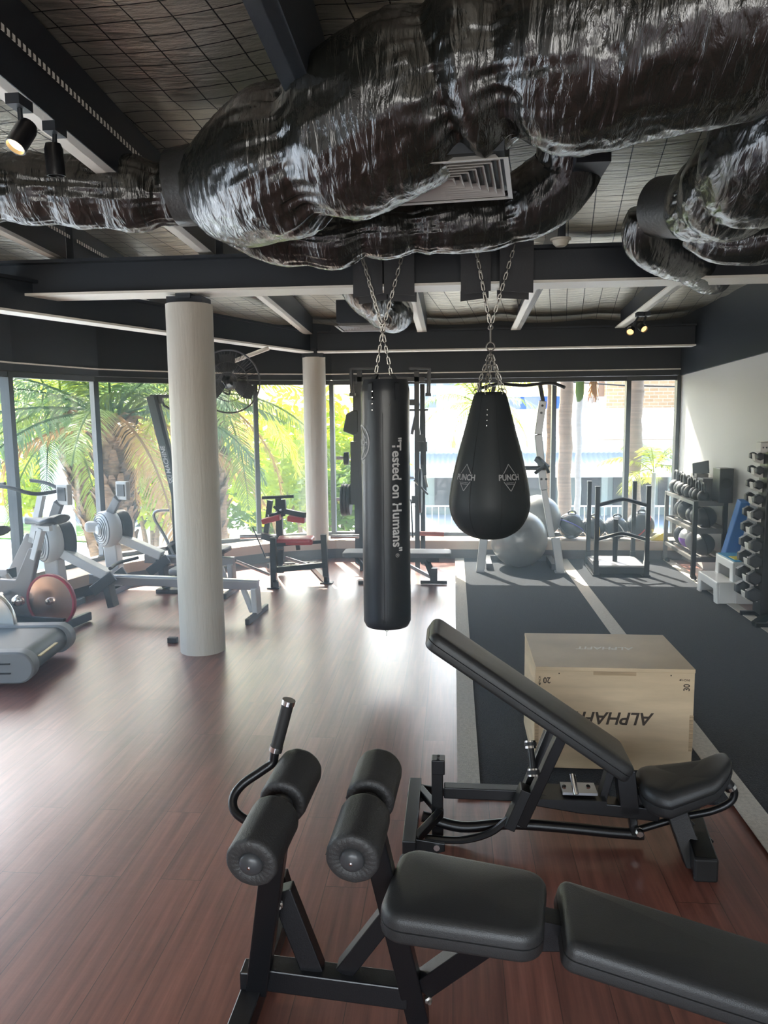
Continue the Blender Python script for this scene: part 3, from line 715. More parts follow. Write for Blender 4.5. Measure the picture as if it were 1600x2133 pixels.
# rear foot with wheels
xr = -.16
MB().bar((xr, 2.62, .085), (xr, 3.12, .085), .05, .05, side=(0, 0, 1)).bar((xr + .02, 2.67, .09), (-.05, 2.85, .1), .03, .03).bar((xr + .02, 3.06, .09), (-.05, 2.85, .1), .03, .03).poly3([(xr - .02, 2.66, .105), (xr + .13, 2.66, .085), (xr + .13, 2.66, .055), (xr - .0, 2.66, .015), (xr - .03, 2.66, .02)], (0, .012, 0)).poly3([(xr - .02, 3.08, .105), (xr + .13, 3.08, .085), (xr + .13, 3.08, .055), (xr - .0, 3.08, .015), (xr - .03, 3.08, .02)], (0, .012, 0)).build('rear_foot', black_steel, B1, smooth=0, bevel=.003)
for yy in (2.63, 3.12):
    for xx in (xr - .01,):
        wo_ = MB().rev([(.008, -.012), (.024, -.012), (.027, -.008), (.027, .008), (.024, .012), (.008, .012)], (xx, yy, .028), (0, 1, 0), 28).build('wheel', rubber, B1)
        MB().rev([(0, -.016), (.008, -.016), (.009, -.01), (.009, .01), (0, .014)], (xx, yy, .028), (0, 1, 0), 8).build('bolt', chrome, wo_)
MB().rev([(0, -.008), (.012, -.008), (.012, .004), (0, .006)], (xr + .10, 2.655, .072), (0, 1, 0), 8).build('foot_bolt', chrome, B1)
# ladder with slots
MB().box(q1(1180, 1655) + Vector((0, 0, 0)), (.28, .13, .02)).build('ladder_plate', black_steel, B1, smooth=0)
MB().box(q1(1205, 1643), (.13, .085, .010)).build('slot_plate', aluminium, B1, smooth=0)
MB().tube([q1(1192, 1612, 2.82), q1(1200, 1655, 2.78)], .011, 12).build('adjust_pin', chrome, B1)
m = MB()
for px_ in (1175, 1225): m.rev([(0, .008), (.008, .007), (.009, 0)], q1(px_, 1640, 2.80), (0, -.3, 1), 8)
m.build('plate_bolt', chrome, B1)
# support links under the back pad
MB().bar(q1(1150, 1520, 2.93), q1(1085, 1680, 2.88), .045, .05, side=(0, 1, 0)).bar(q1(1172, 1525, 2.77), q1(1085, 1715, 2.80), .05, .04, side=(0, 1, 0)).build('support_link', black_steel, B1, smooth=0, bevel=.003)
MB().bar(q1(1060, 1720, 2.80), q1(1095, 1640, 2.80), .07, .04, side=(0, 1, 0)).build('gusset', black_steel, B1, smooth=0, bevel=.003)
MB().bar(q1(1272, 1598, 2.85), q1(1252, 1665, 2.85), .05, .03, side=(0, 1, 0)).bar(q1(1300, 1600, 2.85), q1(1310, 1690, 2.85), .07, .07, side=(0, 1, 0)).build('hinge_bracket', black_steel, B1, smooth=0, bevel=.003)
gA, gB = q1(1104, 1543, 2.80), q1(1112, 1618, 2.74)
MB().tube([gA, gB], .0125, 16).build('cross_grip', black_steel, B1)
MB().tube([gA, gA.lerp(gB, .22)], .021, 20).tube([gA.lerp(gB, .78), gB], .021, 20).build('grip_collar', chrome, B1)
MB().tube([gA.lerp(gB, .05), gA.lerp(gB, .15)], .0235, 20).tube([gA.lerp(gB, .83), gA.lerp(gB, .95)], .0235, 20).build('grip_ring', rubber, B1)
# pads
A = PY(882, 1352, 2.70); Bp = PY(1305, 1640, 2.70); ux = (Bp - A)
A2 = Vector((A.x, 2.85, A.z)); uxn = ux.normalized()
MB().pad(A2 + uxn * 0, (ux.x, 0, ux.z), (0, 1, 0), ux.length + .01, .27, .27, .068, rc=.04, er=.026, dome=.004).build('back_pad', leather, B1, smooth=60)
def horn(a, b_, z):
    t = a / .34; zz = z * (1 - .25 * t) + .125 * t * t * t - .012 * math.sin(PI * t)
    return (a, b_ * (1 - .42 * max(0, (t - .25)) * 1.1 + .05 * math.sin(PI * t)), zz)
sA = PY(1340, 1668, 2.83)
MB().pad(sA + Vector((-.015, 0, .0)), (1, -.02, .06), (0.02, 1, 0), .33, .27, .25, .10, rc=.085, er=.04, dome=.008, bend=horn).build('seat_pad', leather, B1, smooth=60)
MB().bar(q1(1390, 1650), q1(1385, 1690), .07, .08, side=(0, 1, 0)).bar(q1(1300, 1668), q1(1440, 1668), .03, .06, side=(0, 1, 0)).build('seat_bracket', black_steel, B1, smooth=0, bevel=.003)
# front leg and foot
MB().bar(q1(1405, 1680, 2.83), q1(1452, 1810, 2.72), .05, .075, side=(0, 1, 0)).bar(q1(1395, 1690, 2.86), q1(1475, 1762, 2.86), .02, .06, side=(0, 1, 0)).build('front_leg', black_steel, B1, smooth=0, bevel=.004)
p = PZ(1470, 1812, .04)
MB().bar((p.x, p.y - .005, .045), (p.x + .06, p.y + .44, .045), .085, .08, side=(0, 0, 1)).build('front_foot', black_steel, B1, smooth=0, bevel=.006)
MB().bar((p.x, p.y - .013, .042), (p.x, p.y + .01, .042), .088, .083, side=(0, 0, 1)).build('foot_cap', rubber, B1, smooth=0, bevel=.008)
MB().tube([q1(1325, 1738), q1(1340, 1738)], .02, 10).tube(spline([q1(1330, 1728), q1(1420, 1702), q1(1480, 1690), q1(1520, 1672), q1(1530, 1650), q1(1518, 1632)], 5), .014, 12).build('lift_handle', black_steel, B1)
MB().tube([q1(1522, 1640), q1(1500, 1612, 2.87)], .02, 16).build('lift_grip', rubber, B1)
MB().tube([q1(1523, 1643), q1(1519, 1637)], .0225, 16).tube([q1(1503, 1616), q1(1499, 1610)], .0225, 16).build('grip_ring', chrome, B1)
MB().bar(q1(1312, 1665), q1(1322, 1738), .04, .03, side=(0, 1, 0)).build('link_arm', black_steel, B1, smooth=0, bevel=.003)
p = q1(1332, 1734, 2.81); MB().rev([(0, -.016), (.012, -.016), (.016, -.01), (.016, .01), (0, .012)], p, (0, 1, 0), 8).build('pivot_bolt', chrome, B1)
p = q1(1408, 1716, 2.80); MB().rev([(0, -.02), (.013, -.02), (.015, -.01), (.015, .02), (0, .02)], p, (.4, 1, .3), 14).build('pull_knob', zinc, B1)

# ------------------------------------------------------------------ plywood box
ply = mat('pale plywood', (.60, .46, .30), .5, var=.14, vscale=3, stretch=(1, 1, 6), bump=.05, bscale=20)
plye = mat('plywood edge', (.42, .30, .18), .6, var=.35, vscale=30, stretch=(.2, .2, 8))
X0, X1, YF, YB, ZT = .375, 1.085, 3.45, 4.0, .50
PB = thing('plyometric_box', 'plywood jump box standing on the turf behind the raised bench', 'plyo box', ((X0 + X1) / 2, 3.7, 0))
z0 = .016; th = .018
MB().box(((X0 + X1) / 2, YF + th / 2, (z0 + ZT - th) / 2), (X1 - X0 - .004, th, ZT - th - z0)).build('front_panel', ply, PB, smooth=0, bevel=.0015)
MB().box(((X0 + X1) / 2, YB - th / 2, (z0 + ZT - th) / 2), (X1 - X0 - .004, th, ZT - th - z0)).build('back_panel', ply, PB, smooth=0)
MB().box((X0 + th / 2, (YF + YB) / 2, (z0 + ZT - th) / 2), (th, YB - YF - 2 * th, ZT - th - z0)).build('side_panel', ply, PB, smooth=0)
MB().box((X1 - th / 2, (YF + YB) / 2, (z0 + ZT - th) / 2), (th, YB - YF - 2 * th, ZT - th - z0)).build('side_panel', ply, PB, smooth=0)
tp = MB().box(((X0 + X1) / 2, (YF + YB) / 2, ZT - th / 2), (X1 - X0, YB - YF, th)).build('top_panel', ply, PB, smooth=0, bevel=.0015)
m = MB()
for y in (YF, ):
    m.box(((X0 + X1) / 2, YF - .0006, ZT - .026), (.19, .002, .018))
    for k in (0, 1): m.box((X0 + .0095 if k == 0 else X1 - .0095, YF - .0006, .20), (.017, .002, .17))
m.build('finger_joint', plye, PB, smooth=0)
m = MB()
for fx in (.15, .5, .85): m.rev([(0, .0008), (.0032, .0008), (.0032, 0)], (X0 + (X1 - X0) * fx, YF - .0005, ZT - .03), (0, -1, 0), 8)
for fx in (.1, .5, .9): m.rev([(0, .0008), (.0032, .0008), (.0032, 0)], (X0 + (X1 - X0) * fx, YF - .0005, z0 + .02), (0, -1, 0), 8)
m.build('screw', print_black, PB)
W = X1 - X0
fr_face = lambda cx, cz, ang: (lambda x, y: Vector((cx + x * math.cos(ang) - y * math.sin(ang), YF - .0012, cz + x * math.sin(ang) + y * math.cos(ang))))
lettering('ALPHAFIT', .082, fr_face(X0 + W * .49, .265, PI), print_black, PB, bold=.02, shear=.25, sx=1.02)
lettering('20', .04, fr_face(X0 + .052, ZT - .062, PI), print_black, PB, bold=.018, sx=.85)
lettering('INCH', .014, fr_face(X0 + .020, ZT - .060, PI / 2), print_black, PB, bold=.01)
lettering('30', .04, fr_face(X1 - .035, ZT - .085, PI / 2), print_black, PB, bold=.018, sx=.85)
lettering('INCH', .014, fr_face(X1 - .040, ZT - .050, PI), print_black, PB, bold=.01)
m = MB()
for cx, cz, s_ in ((X0 + .02, ZT - .083, -1), (X1 - .066, ZT - .050, 0)):
    t = [(-.005, .005), (.005, .005), (0, -.006)] if s_ else [(.005, -.005), (.005, .005), (-.006, 0)]
    m.poly3([Vector((cx + a, YF - .001, cz + b_)) for a, b_ in t], (0, .0008, 0))
m.build('printed_arrow', print_black, PB, smooth=0)
pale_print = mat('pale branded print', (.74, .66, .54), .35)
lettering('ALPHAFIT', .062, lambda x, y: Vector((X0 + W * .52 - x, YF + .30 - y, ZT + .0009)), pale_print, PB, bold=.02, shear=.25)

# ------------------------------------------------------------------ chains
def chain(p, q, parent=None, pitch=.034, r_=.0036, name='chain', origin=None, sag=0):
    p = Vector(p); q = Vector(q); L = (q - p).length; n = max(int(round(L / pitch)), 1); d = (q - p) / n; m = MB()
    x, y, z = frame(d)
    for i in range(n):
        c = p + d * (i + .5); ax = x if i % 2 else y; a2 = y if i % 2 else x
        hw = .0085; hl = (L / n) * .5 + .005 - .0
        pts = []
        for k in range(16):
            a = 2 * PI * k / 16
            pts.append(c + a2 * (math.cos(a) * hw) + z * (math.sin(a) * hw + (hl - hw) * (1 if math.sin(a) >= 0 else -1)))
        b0 = len(m.v)
        for k, pt_ in enumerate(pts):
            rd = (a2 * math.cos(2 * PI * k / 16) + z * math.sin(2 * PI * k / 16))
            for j in range(6):
                b_ = 2 * PI * j / 6; m.v.append(pt_ + rd * (math.cos(b_) * r_) + ax * (math.sin(b_) * r_))
        m.f += [(b0 + k * 6 + j, b0 + ((k + 1) % 16) * 6 + j, b0 + ((k + 1) % 16) * 6 + (j + 1) % 6, b0 + k * 6 + (j + 1) % 6) for k in range(16) for j in range(6)]
    return m.build(name, zinc, parent, smooth=60)

# ------------------------------------------------------------------ long punching bag
bag_m = mat('black bag vinyl', (.020, .023, .028), .34, spec=.6, bump=.12, bscale=9, stretch=(1, 1, .5))
YBG = 4.95
bx = PY(804, 1000, YBG).x; zt_ = 1.872; zb_ = .252; rb = .156
LB = thing('punching_bag', 'long black cylindrical punching bag hanging on chains', 'punching bag', (bx, YBG, zb_))
prof = [(0, 0), (rb * .6, .004), (rb * .9, .018), (rb, .05)] + [(rb, .05 + (zt_ - zb_ - .13) * k / 30) for k in range(1, 31)] + [(rb * .99, zt_ - zb_ - .06), (rb * .93, zt_ - zb_ - .02), (rb * .90, zt_ - zb_), (rb * .84, zt_ - zb_ - .004), (rb * .80, zt_ - zb_ - .05), (0, zt_ - zb_ - .05)]
m = MB().rev(prof, (bx, YBG, zb_), n=96)
for i, v in enumerate(m.v):
    dx, dy = v.x - bx, v.y - YBG; rr = math.hypot(dx, dy)
    if rr > .05 and v.z > zb_ + .02:
        a = math.atan2(dy, dx); h = v.z - zb_
        k = 1 + .012 * noise.noise(Vector((math.cos(a) * 2, math.sin(a) * 2, h * 2.5))) + .02 * max(0, (h - 1.3)) * math.sin(a * 5 + 1) * 1.2
        # seam groove
        v.x = bx + dx * k; v.y = YBG + dy * k
m.build('bag_body', bag_m, LB, smooth=60)
seam = MB().tube([Vector((bx + math.cos(-PI / 2 - .02) * (rb + .001), YBG + math.sin(-PI / 2 - .02) * (rb + .001), zb_ + h)) for h in [.06 + 1.35 * k / 20 for k in range(21)]], .0018, 5); seam.build('seam', rubber, LB)
m = MB()
for k in range(4): m.rev([(0, .004), (.006, .003), (.007, 0)], PY(775, 815 + k * 13, YBG - .155), (-.2, -1, 0), 10)
m.build('rivet', chrome, LB)
# hanging straps with loops
m = MB()
for px_, pb_ in ((782, 745), (800, 790), (818, 810), (832, 850)):
    pass
for k, a in enumerate((-2.1, -1.0, 1.0, 2.1)):
    c_ = Vector((bx + math.cos(a) * rb * .86, YBG + math.sin(a) * rb * .86, zt_ - .03))
    tp_ = Vector((bx + (-.055 if k in (0, 3) else .045), YBG + (-.02 if k < 2 else .02), zt_ + .035))
    m.bar(c_ + Vector((0, 0, -.10)) + Vector((math.cos(a), math.sin(a), 0)) * .03, c_ + Vector((math.cos(a), math.sin(a), 0)) * .026, .03, .004, side=(-math.sin(a), math.cos(a), 0)).bar(c_ + Vector((math.cos(a), math.sin(a), 0)) * .026, tp_, .026, .004, side=(-math.sin(a), math.cos(a), 0))
m.build('hanging_strap', bag_m, LB, smooth=0)
# lower sling wire
m = MB().tube([PY(800, 850, YBG - .15), PY(797, 815, YBG - .12), PY(790, 787, YBG - .05)], .003, 6).tube([PY(812, 845, YBG - .15), PY(818, 810, YBG - .12), PY(820, 789, YBG - .05)], .003, 6); m.build('sling_wire', zinc, LB)
node = PY(797, 688, YBG)
for a, b_ in (((752, 528), 0), ((840, 525), 0)):
    chain(PY(*a, YBG - .01), node, LB)
chain(PY(757, 540, YBG - .0), node + Vector((-.004, .01, .02)), LB); 
chain(node, PY(782, 785, YBG), LB); chain(node, PY(815, 780, YBG), LB)
MB().torus(node, .014, .004, (0, 1, 0)).build('ring', zinc, LB)
MB().torus(PY(806, 1313, YBG), .009, .0022, (0, 1, 0), st=.7).tube([PY(806, 1316, YBG), PY(805, 1325, YBG)], .002, 6).build('bottom_ring', zinc, LB)
def oncyl(cx, cy, cz, r_, a0, rot, k=1.003):
    def f(x, y):
        u = x * math.cos(rot) - y * math.sin(rot); v = x * math.sin(rot) + y * math.cos(rot)
        a = a0 + u / r_
        return Vector((cx + math.cos(a) * r_ * k, cy + math.sin(a) * r_ * k, cz + v))
    return f
# words running down the bag
aT = -PI / 2 + .08 + math.atan2(-bx, YBG) + .0
# place text column at image x of about 822
def ang_for(cx, cy, r_, px_):
    best = None
    for k in range(400):
        a = -PI + PI * k / 400; p = Vector((cx + math.cos(a) * r_, cy + math.sin(a) * r_, 1.2)); v = p - EYE
        e_ = abs(800 + FPX * v.dot(rt) / v.dot(fw) - px_)
        if best is None or e_ < best[0]: best = (e_, a)
    return best[1]
aT = ang_for(bx, YBG, rb, 826)
zc = PY(826, 1032, YBG - rb).z
lettering('"Tested on Humans"', .088, oncyl(bx, YBG, zc, rb, aT, -PI / 2, 1.018), print_white, LB, bold=.022, sx=.98)
lettering('®', .034, oncyl(bx, YBG, PY(826, 1158, YBG - rb).z, rb, aT, -PI / 2, 1.018), print_white, LB)
# round crest on the left side
aL = ang_for(bx, YBG, rb, 757) - .12; zL = PY(757, 922, YBG - .1).z
fL = oncyl(bx, YBG, zL, rb, aL, 0, 1.018)
def flat(m, polys, fn):
    for ply_ in polys: m.add([fn(a, b_) for a, b_ in ply_], [tuple(range(len(ply_)))])
def strip(p, q, w_):
    p = Vector((*p, 0)); q = Vector((*q, 0)); d = (q - p).normalized(); n = Vector((-d.y, d.x, 0)) * w_ / 2; k = max(int((q - p).length / .01), 1); out = []
    for i in range(k):
        a = p.lerp(q, i / k); b_ = p.lerp(q, (i + 1) / k); out.append([(a - n)[:2], (b_ - n)[:2], (b_ + n)[:2], (a + n)[:2]])
    return out
m = MB(); polys = []
for k in range(48):
    a, b_ = 2 * PI * k / 48, 2 * PI * (k + 1) / 48
    polys.append([(math.cos(t) * r_, math.sin(t) * r_ * 1.15) for t, r_ in ((a, .088), (b_, .088), (b_, .098), (a, .098))])
for p_, q_ in (((-.06, .03), (0, .10)), ((.06, .03), (0, .10)), ((-.06, -.03), (0, -.10)), ((.06, -.03), (0, -.10))): polys += strip(p_, q_, .007)
flat(m, polys, fL); m.build('round_crest', print_grey, LB, smooth=0, fix=False)
lettering('PUNCH', .05, fL, print_grey, LB, bold=.02, sx=.95)
lettering('EQUIPMENT', .014, lambda x, y: fL(x, y - .035), print_grey, LB)

# ------------------------------------------------------------------ pear bag
pear_m = mat('grey black canvas bag vinyl', (.027, .031, .034), .5, spec=.4, bump=.1, bscale=20)
YP = 4.95; pc = PY(1020, 1000, YP).x; zpb = .848; zpt = 1.775
PBg = thing('pear_punching_bag', 'teardrop shaped black punching bag hanging at centre right', 'punching bag', (pc, YP, zpb))
ctl = [(0, 0), (.10, .012), (.185, .06), (.235, .13), (.256, .20), (.257, .27), (.243, .37), (.215, .50), (.175, .65), (.135, .80), (.108, .90), (.098, .925), (.085, .938)]
pr = [(p_.x, p_.y) for p_ in spline([(a, b_, 0) for a, b_ in ctl], 6)]; pr[0] = (0, 0)
pr += [(.06, .935), (0, .93)]
m = MB().rev(pr, (pc, YP, zpb), n=96); m.build('bag_body', pear_m, PBg, smooth=70)
def pear_r(z):
    h = z - zpb
    for i in range(len(pr) - 3):
        if pr[i][1] <= h <= pr[i + 1][1]:
            t = (h - pr[i][1]) / max(pr[i + 1][1] - pr[i][1], 1e-6); return pr[i][0] + (pr[i + 1][0] - pr[i][0]) * t
    return .1
def onpear(a0, zc, k=1.014):
    def f(x, y):
        r_ = pear_r(zc + y) * k; rc_ = pear_r(zc); a = a0 + x / rc_
        return Vector((pc + math.cos(a) * r_, YP + math.sin(a) * r_, zc + y))
    return f
m = MB()
for k in range(8):
    a = 2 * PI * k / 8 + .25; m.tube([Vector((pc + math.cos(a) * r_ * 1.002, YP + math.sin(a) * r_ * 1.002, zpb + h)) for r_, h in pr[4:-4]], .0013, 5)
m.build('seam', rubber, PBg)
zl = PY(1066, 995, YP - .2).z
for px_ in (966, 1064):
    a0 = ang_for(pc, YP, .25, px_); fn = onpear(a0, zl); m = MB(); polys = []
    for p_, q_ in (((-.058, 0), (0, .082)), ((0, .082), (.058, 0)), ((.058, 0), (0, -.082)), ((0, -.082), (-.058, 0))): polys += strip(p_, q_, .004)
    polys = [q_ for q_ in polys if abs(sum(c_[1] for c_ in q_) / 4) > .026]
    polys += strip((-.03, -.040), (.03, -.040), .0025)
    flat(m, polys, fn); m.build('diamond_crest', print_grey, PBg, smooth=0, fix=False)
    lettering('PUNCH', .05, fn, print_grey, PBg, bold=.03, sx=.85)
    lettering('EQUIPMENT', .012, (lambda g: (lambda x, y: g(x * .8, y - .032)))(fn), print_grey, PBg)
def RV(k):
    z = PY(1012, 853 + 11 * k, YP - .12).z; r_ = pear_r(z); return Vector((pc + math.cos(-PI / 2 - .18) * r_, YP + math.sin(-PI / 2 - .18) * r_, z))
m = MB()
for k in range(4): m.rev([(0, .003), (.005, .002), (.006, 0)], RV(k), (-.1, -1, .25), 8)
m.build('rivet', chrome, PBg)
ring = PY(1022, 722, YP); up_ = PY(1022, 682, YP)
MB().torus(ring, .026, .0045, (0, 1, 0)).tube([ring + Vector((0, 0, .024)), up_], .006, 8).torus(up_, .014, .004, (0, 1, 0)).build('swivel_ring', zinc, PBg)
chain(PY(990, 512, YP - .01), up_, PBg); chain(PY(1072, 512, YP - .01), up_, PBg)
chain(PY(993, 530, YP + .01), up_ + Vector((0, .012, .01)), PBg)
for dx, dy in ((-.085, -.03), (-.03, -.085), (.06, -.06), (.085, .03), (0, .085)):
    e_ = Vector((pc + dx, YP + dy, zpt + .03)); chain(ring + Vector((0, 0, -.026)), e_, PBg, pitch=.030, r_=.003)
    MB().torus(e_ + Vector((0, 0, -.02)), .02, .0035, (dy, -dx, 0)).build('d_ring', zinc, PBg)

# rubber sheets wrapped over the beam where the chains bear
def sheet(x0, x1, label, tilt=0):
    m = MB(); zt2 = 2.71; zb2 = 2.405
    for y, s_ in ((5.005, -1), (5.295, 1)):
        m.poly3([(x0, y, zt2), (x1, y, zt2), (x1, y, zb2 + tilt), (x0, y, zb2 - tilt)], (0, .006, 0))
    m.box(((x0 + x1) / 2, 5.15, zt2), (x1 - x0, .296, .006))
    tag(m.build('rubber_sheet', rubber_sheet, origin=((x0 + x1) / 2, 5.15, 2.6), smooth=0), label, 'rubber sheet', 'rubber sheets folded over the long beam')
rubber_sheet = mat('dark grey rubber sheet', (.05, .052, .055), .7, bump=.1, bscale=60)
for a, b_, lb, tl in ((737, 798, 'rubber sheet on the beam, left one above the long bag', .012), (801, 864, 'rubber sheet on the beam, right one above the long bag', -.006), (960, 1022, 'rubber sheet on the beam, left one above the pear bag', .01), (1040, 1110, 'rubber sheet on the beam, right one above the pear bag', -.008)):
    sheet(PY(a, 560, 5.05).x, PY(b_, 560, 5.05).x, lb, tl)
# ------------------------------------------------------------------ dumbbell rack
XR, YR = 2.36, 6.12
DR = thing('dumbbell_rack', 'black upright dumbbell rack with white saddles at the right edge', 'dumbbell rack', (XR + .1, YR, 0))
MB().box((XR + .13, YR, .74), (.25, .16, 1.32)).build('column', black_steel, DR, smooth=0, bevel=.005)
MB().box((XR + .13, YR, 1.408), (.26, .17, .02)).build('top_plate', flange, DR, smooth=0)
MB().bar((XR + .16, YR - .02, .12), (XR - .06, YR - .14, .02), .05, .05, side=(0, 0, 1)).bar((XR - .06, YR - .17, .02), (XR + .4, YR - .17, .02), .05, .04, side=(0, 0, 1)).bar((XR - .04, YR + .2, .02), (XR + .4, YR + .2, .02), .05, .04, side=(0, 0, 1)).bar((XR + .14, YR - .17, .03), (XR + .14, YR + .2, .03), .1, .06).build('base_foot', black_steel, DR, smooth=0, bevel=.004)
m = MB()
saddle_m = mat('worn white saddle', (.66, .65, .61), .5)
tiers = [(1.305, .030, .13), (1.20, .033, .14), (1.09, .037, .15), (.98, .041, .16), (.865, .045, .17), (.745, .049, .18), (.625, .052, .19), (.505, .055, .20), (.375, .058, .21), (.245, .060, .22)]
prof_s = lambda h: [(0, -.055), (0, .045), (-.03, .055), (-.045, .02), (-.075, -.005), (-.115, .012), (-.14, .05), (-.15, .045), (-.135, -.02), (-.09, -.045)]
MB().box((XR - .02, YR - .02, 1.375), (.06, .10, .08)).build('badge_plate', saddle_m, DR, smooth=0, bevel=.01)
mm_ = MB()
for dx in (-.012, .012): mm_.rev([(0, .003), (.006, .002), (.006, 0)], (XR - .02 + dx, YR - .071, 1.375), (0, -1, 0), 10)
mm_.build('badge_bolt', rubber, DR)
hexd = mat('dark grey rubber dumbbell head', (.03, .033, .04), .5, bump=.05, bscale=200)
lbs = ['topmost', 'second from the top', 'third from the top', 'fourth from the top', 'fifth from the top', 'fifth from the bottom', 'fourth from the bottom', 'third from the bottom', 'second from the bottom', 'bottom']
for i, (z, r_, L) in enumerate(tiers):
    k = r_ / .05; dx = XR - .018 - .03 * k
    m = MB(); m.poly3([(XR + a * (.30 + .28 * k), YR + .02, z + b_ * .75 - r_ * .55) for a, b_ in prof_s(0)], (0, L * .42, 0)); m.build('saddle', saddle_m, DR, smooth=0)
    t = thing('dumbbell', 'hexagonal dark rubber dumbbell on the upright rack, %s' % lbs[i], 'dumbbell', (dx, YR + .05, z), 'hex dumbbells on the upright rack')
    yc = YR + .04; ha = L * .42
    MB().tube([(dx, yc - ha, z + .0), (dx, yc + ha, z)], .014, 12).build('handle', chrome, t)
    for s_ in (-1, 1):
        c_ = Vector((dx, yc + s_ * (ha + L * .12), z)); hl = L * .19
        mm_ = MB().rev([(0, -hl), (r_ * .78, -hl), (r_, -hl * .6), (r_, hl * .6), (r_ * .78, hl), (0, hl)], c_, (0, 1, 0), 6)
        mm_.build('head', hexd, t, smooth=0, bevel=.003)

# ------------------------------------------------------------------ kettlebell and ball rack
KX, KD, KY0, KY1 = 2.33, .30, 7.62, 8.62
KR = thing('storage_rack', 'three tier dark steel rack of kettlebells and balls along the white wall', 'rack', (KX + .15, 8.1, 0))
rack_m = mat('grey steel shelf', (.16, .155, .145), .4, .4)
KZ = (.22, .50, .77)
for y in (KY0, KY1):
    for x in (KX, KX + KD - .02): MB().bar((x, y, .04), (x, y, KZ[2] + .02), .035, .04).build('post', black_steel if y == KY0 else rack_m, KR, smooth=0)
for i, z in enumerate(KZ):
    m = MB()
    tilt = .03
    m.bar((KX, KY0, z), (KX, KY1, z), .035, .03, side=(0, 0, 1)).bar((KX + KD - .02, KY0, z + .02), (KX + KD - .02, KY1, z + .02), .035, .03, side=(0, 0, 1)).bar((KX, KY0, z), (KX + KD, KY0, z), .05, .02, side=(0, 0, 1)).bar((KX, KY1, z), (KX + KD, KY1, z), .05, .02, side=(0, 0, 1))
    if i == 2: m.box((KX + KD / 2, (KY0 + KY1) / 2, z + .005), (KD, KY1 - KY0, .012))
    else:
        for fx in (.3, .7): m.bar((KX + KD * fx, KY0, z), (KX + KD * fx, KY1, z), .02, .02)
    m.build('shelf', rack_m, KR, smooth=0)
m = MB()
for y in (KY0 + .03, KY1 - .03):
    m.rev([(0, -.012), (.028, -.012), (.03, 0), (.028, .012), (0, .012)], (KX + .02, y, .03), (1, .4, 0), 18)
m.build('caster', rubber, KR)
iron = mat('black cast iron', (.03, .032, .035), .45, bump=.15, bscale=120)
def kettlebell(x, y, z, s_, label):
    t = thing('kettlebell', label, 'kettlebell', (x, y, z), 'kettlebells on the storage rack')
    MB().rev([(0, 0), (.045 * s_, 0), (.062 * s_, .02 * s_), (.074 * s_, .055 * s_), (.07 * s_, .09 * s_), (.048 * s_, .125 * s_), (.03 * s_, .135 * s_), (0, .138 * s_)], (x, y, z), n=28).build('body', iron, t, smooth=70)
    pts = [Vector((x, y + a * s_, z + b_ * s_)) for a, b_ in ((-.042, .10), (-.06, .15), (-.058, .19), (-.035, .222), (0, .23), (.035, .222), (.058, .19), (.06, .15), (.042, .10))]
    MB().tube(spline(pts, 4), .013 * s_, 10).build('handle', iron, t, smooth=70)
kl = ['farthest', 'second farthest', 'third farthest', 'fourth farthest', 'fourth nearest', 'third nearest', 'second nearest', 'nearest']
for i in range(8):
    kettlebell(KX + .075 + (.012 if i % 2 else 0), 8.56 - i * .126, KZ[2] + .012, 1.02 - .035 * i, 'black cast iron kettlebell on the top shelf, %s in the row' % kl[i])
def ball(name, c, r_, m_, label, cat, grp=None, extra=None):
    t = thing(name, label, cat, (c[0], c[1], c[2] - r_), grp)
    MB().ell(c, r_, n=32, m=20).build('ball', m_, t, smooth=80)
    if extra: extra(t, Vector(c), r_)
    return t
slam = mat('dark grey textured ball', (.05, .055, .062), .5, bump=.2, bscale=70)
slam2 = mat('black ball with sheen', (.035, .036, .04), .35)
nm_ = ['farthest on the middle shelf', 'second farthest on the middle shelf', 'middle one on the middle shelf', 'second nearest on the middle shelf', 'nearest on the middle shelf']
for i, (y, r_) in enumerate(((8.50, .095), (8.30, .115), (8.09, .09), (7.93, .095), (7.75, .105))):
    def ex(t, c, r_, i=i):
        if i == 1: MB().torus(c, r_ * 1.0, .004, (0, 1, .2), n=40).build('stripe', flange, t)
        MB().torus(c, r_ * .98, .006, (1, 0, .3), n=40).build('groove', rubber, t)
    ball('medicine_ball', (KX + .14, y, KZ[1] + .012 + r_), r_, slam if i % 2 else slam2, 'round dark medicine ball, %s' % nm_[i], 'ball', 'medicine balls on the storage rack', ex)
nm2 = ['grey medicine ball farthest on the bottom shelf', 'white and purple medicine ball on the bottom shelf', 'plain grey medicine ball beside the white and purple one', 'dark grey medicine ball nearest on the bottom shelf']
gb = mat('mid grey ball', (.22, .22, .23), .45, bump=.1, bscale=60)
for i, (y, r_) in enumerate(((8.46, .10), (8.24, .105), (8.02, .105), (7.79, .11))):
    def ex(t, c, r_, i=i):
        if i == 1:
            m = MB()
            for j in range(8):
                for k in range(28):
                    t0, t1 = PI / 2 + PI / 2 * j / 8, PI / 2 + PI / 2 * (j + 1) / 8; a0, a1 = 2 * PI * k / 28, 2 * PI * (k + 1) / 28
                    q = [c + Vector((math.sin(u) * math.cos(v), math.sin(u) * math.sin(v), math.cos(u))) * (r_ * 1.02) for u, v in ((t0, a0), (t1, a0), (t1, a1), (t0, a1))]
                    m.add(q, [(0, 1, 2, 3)])
            m.build('lower_half', purple, t, smooth=80)
        else: MB().torus(c, r_ * .985, .006, (1, 0, .3), n=40).build('groove', rubber, t)
    ball('medicine_ball', (KX + .14, y, KZ[0] + .012 + r_), r_, (slam2, white_plastic, gb, slam)[i], nm2[i], 'ball', 'medicine balls on the storage rack', ex)
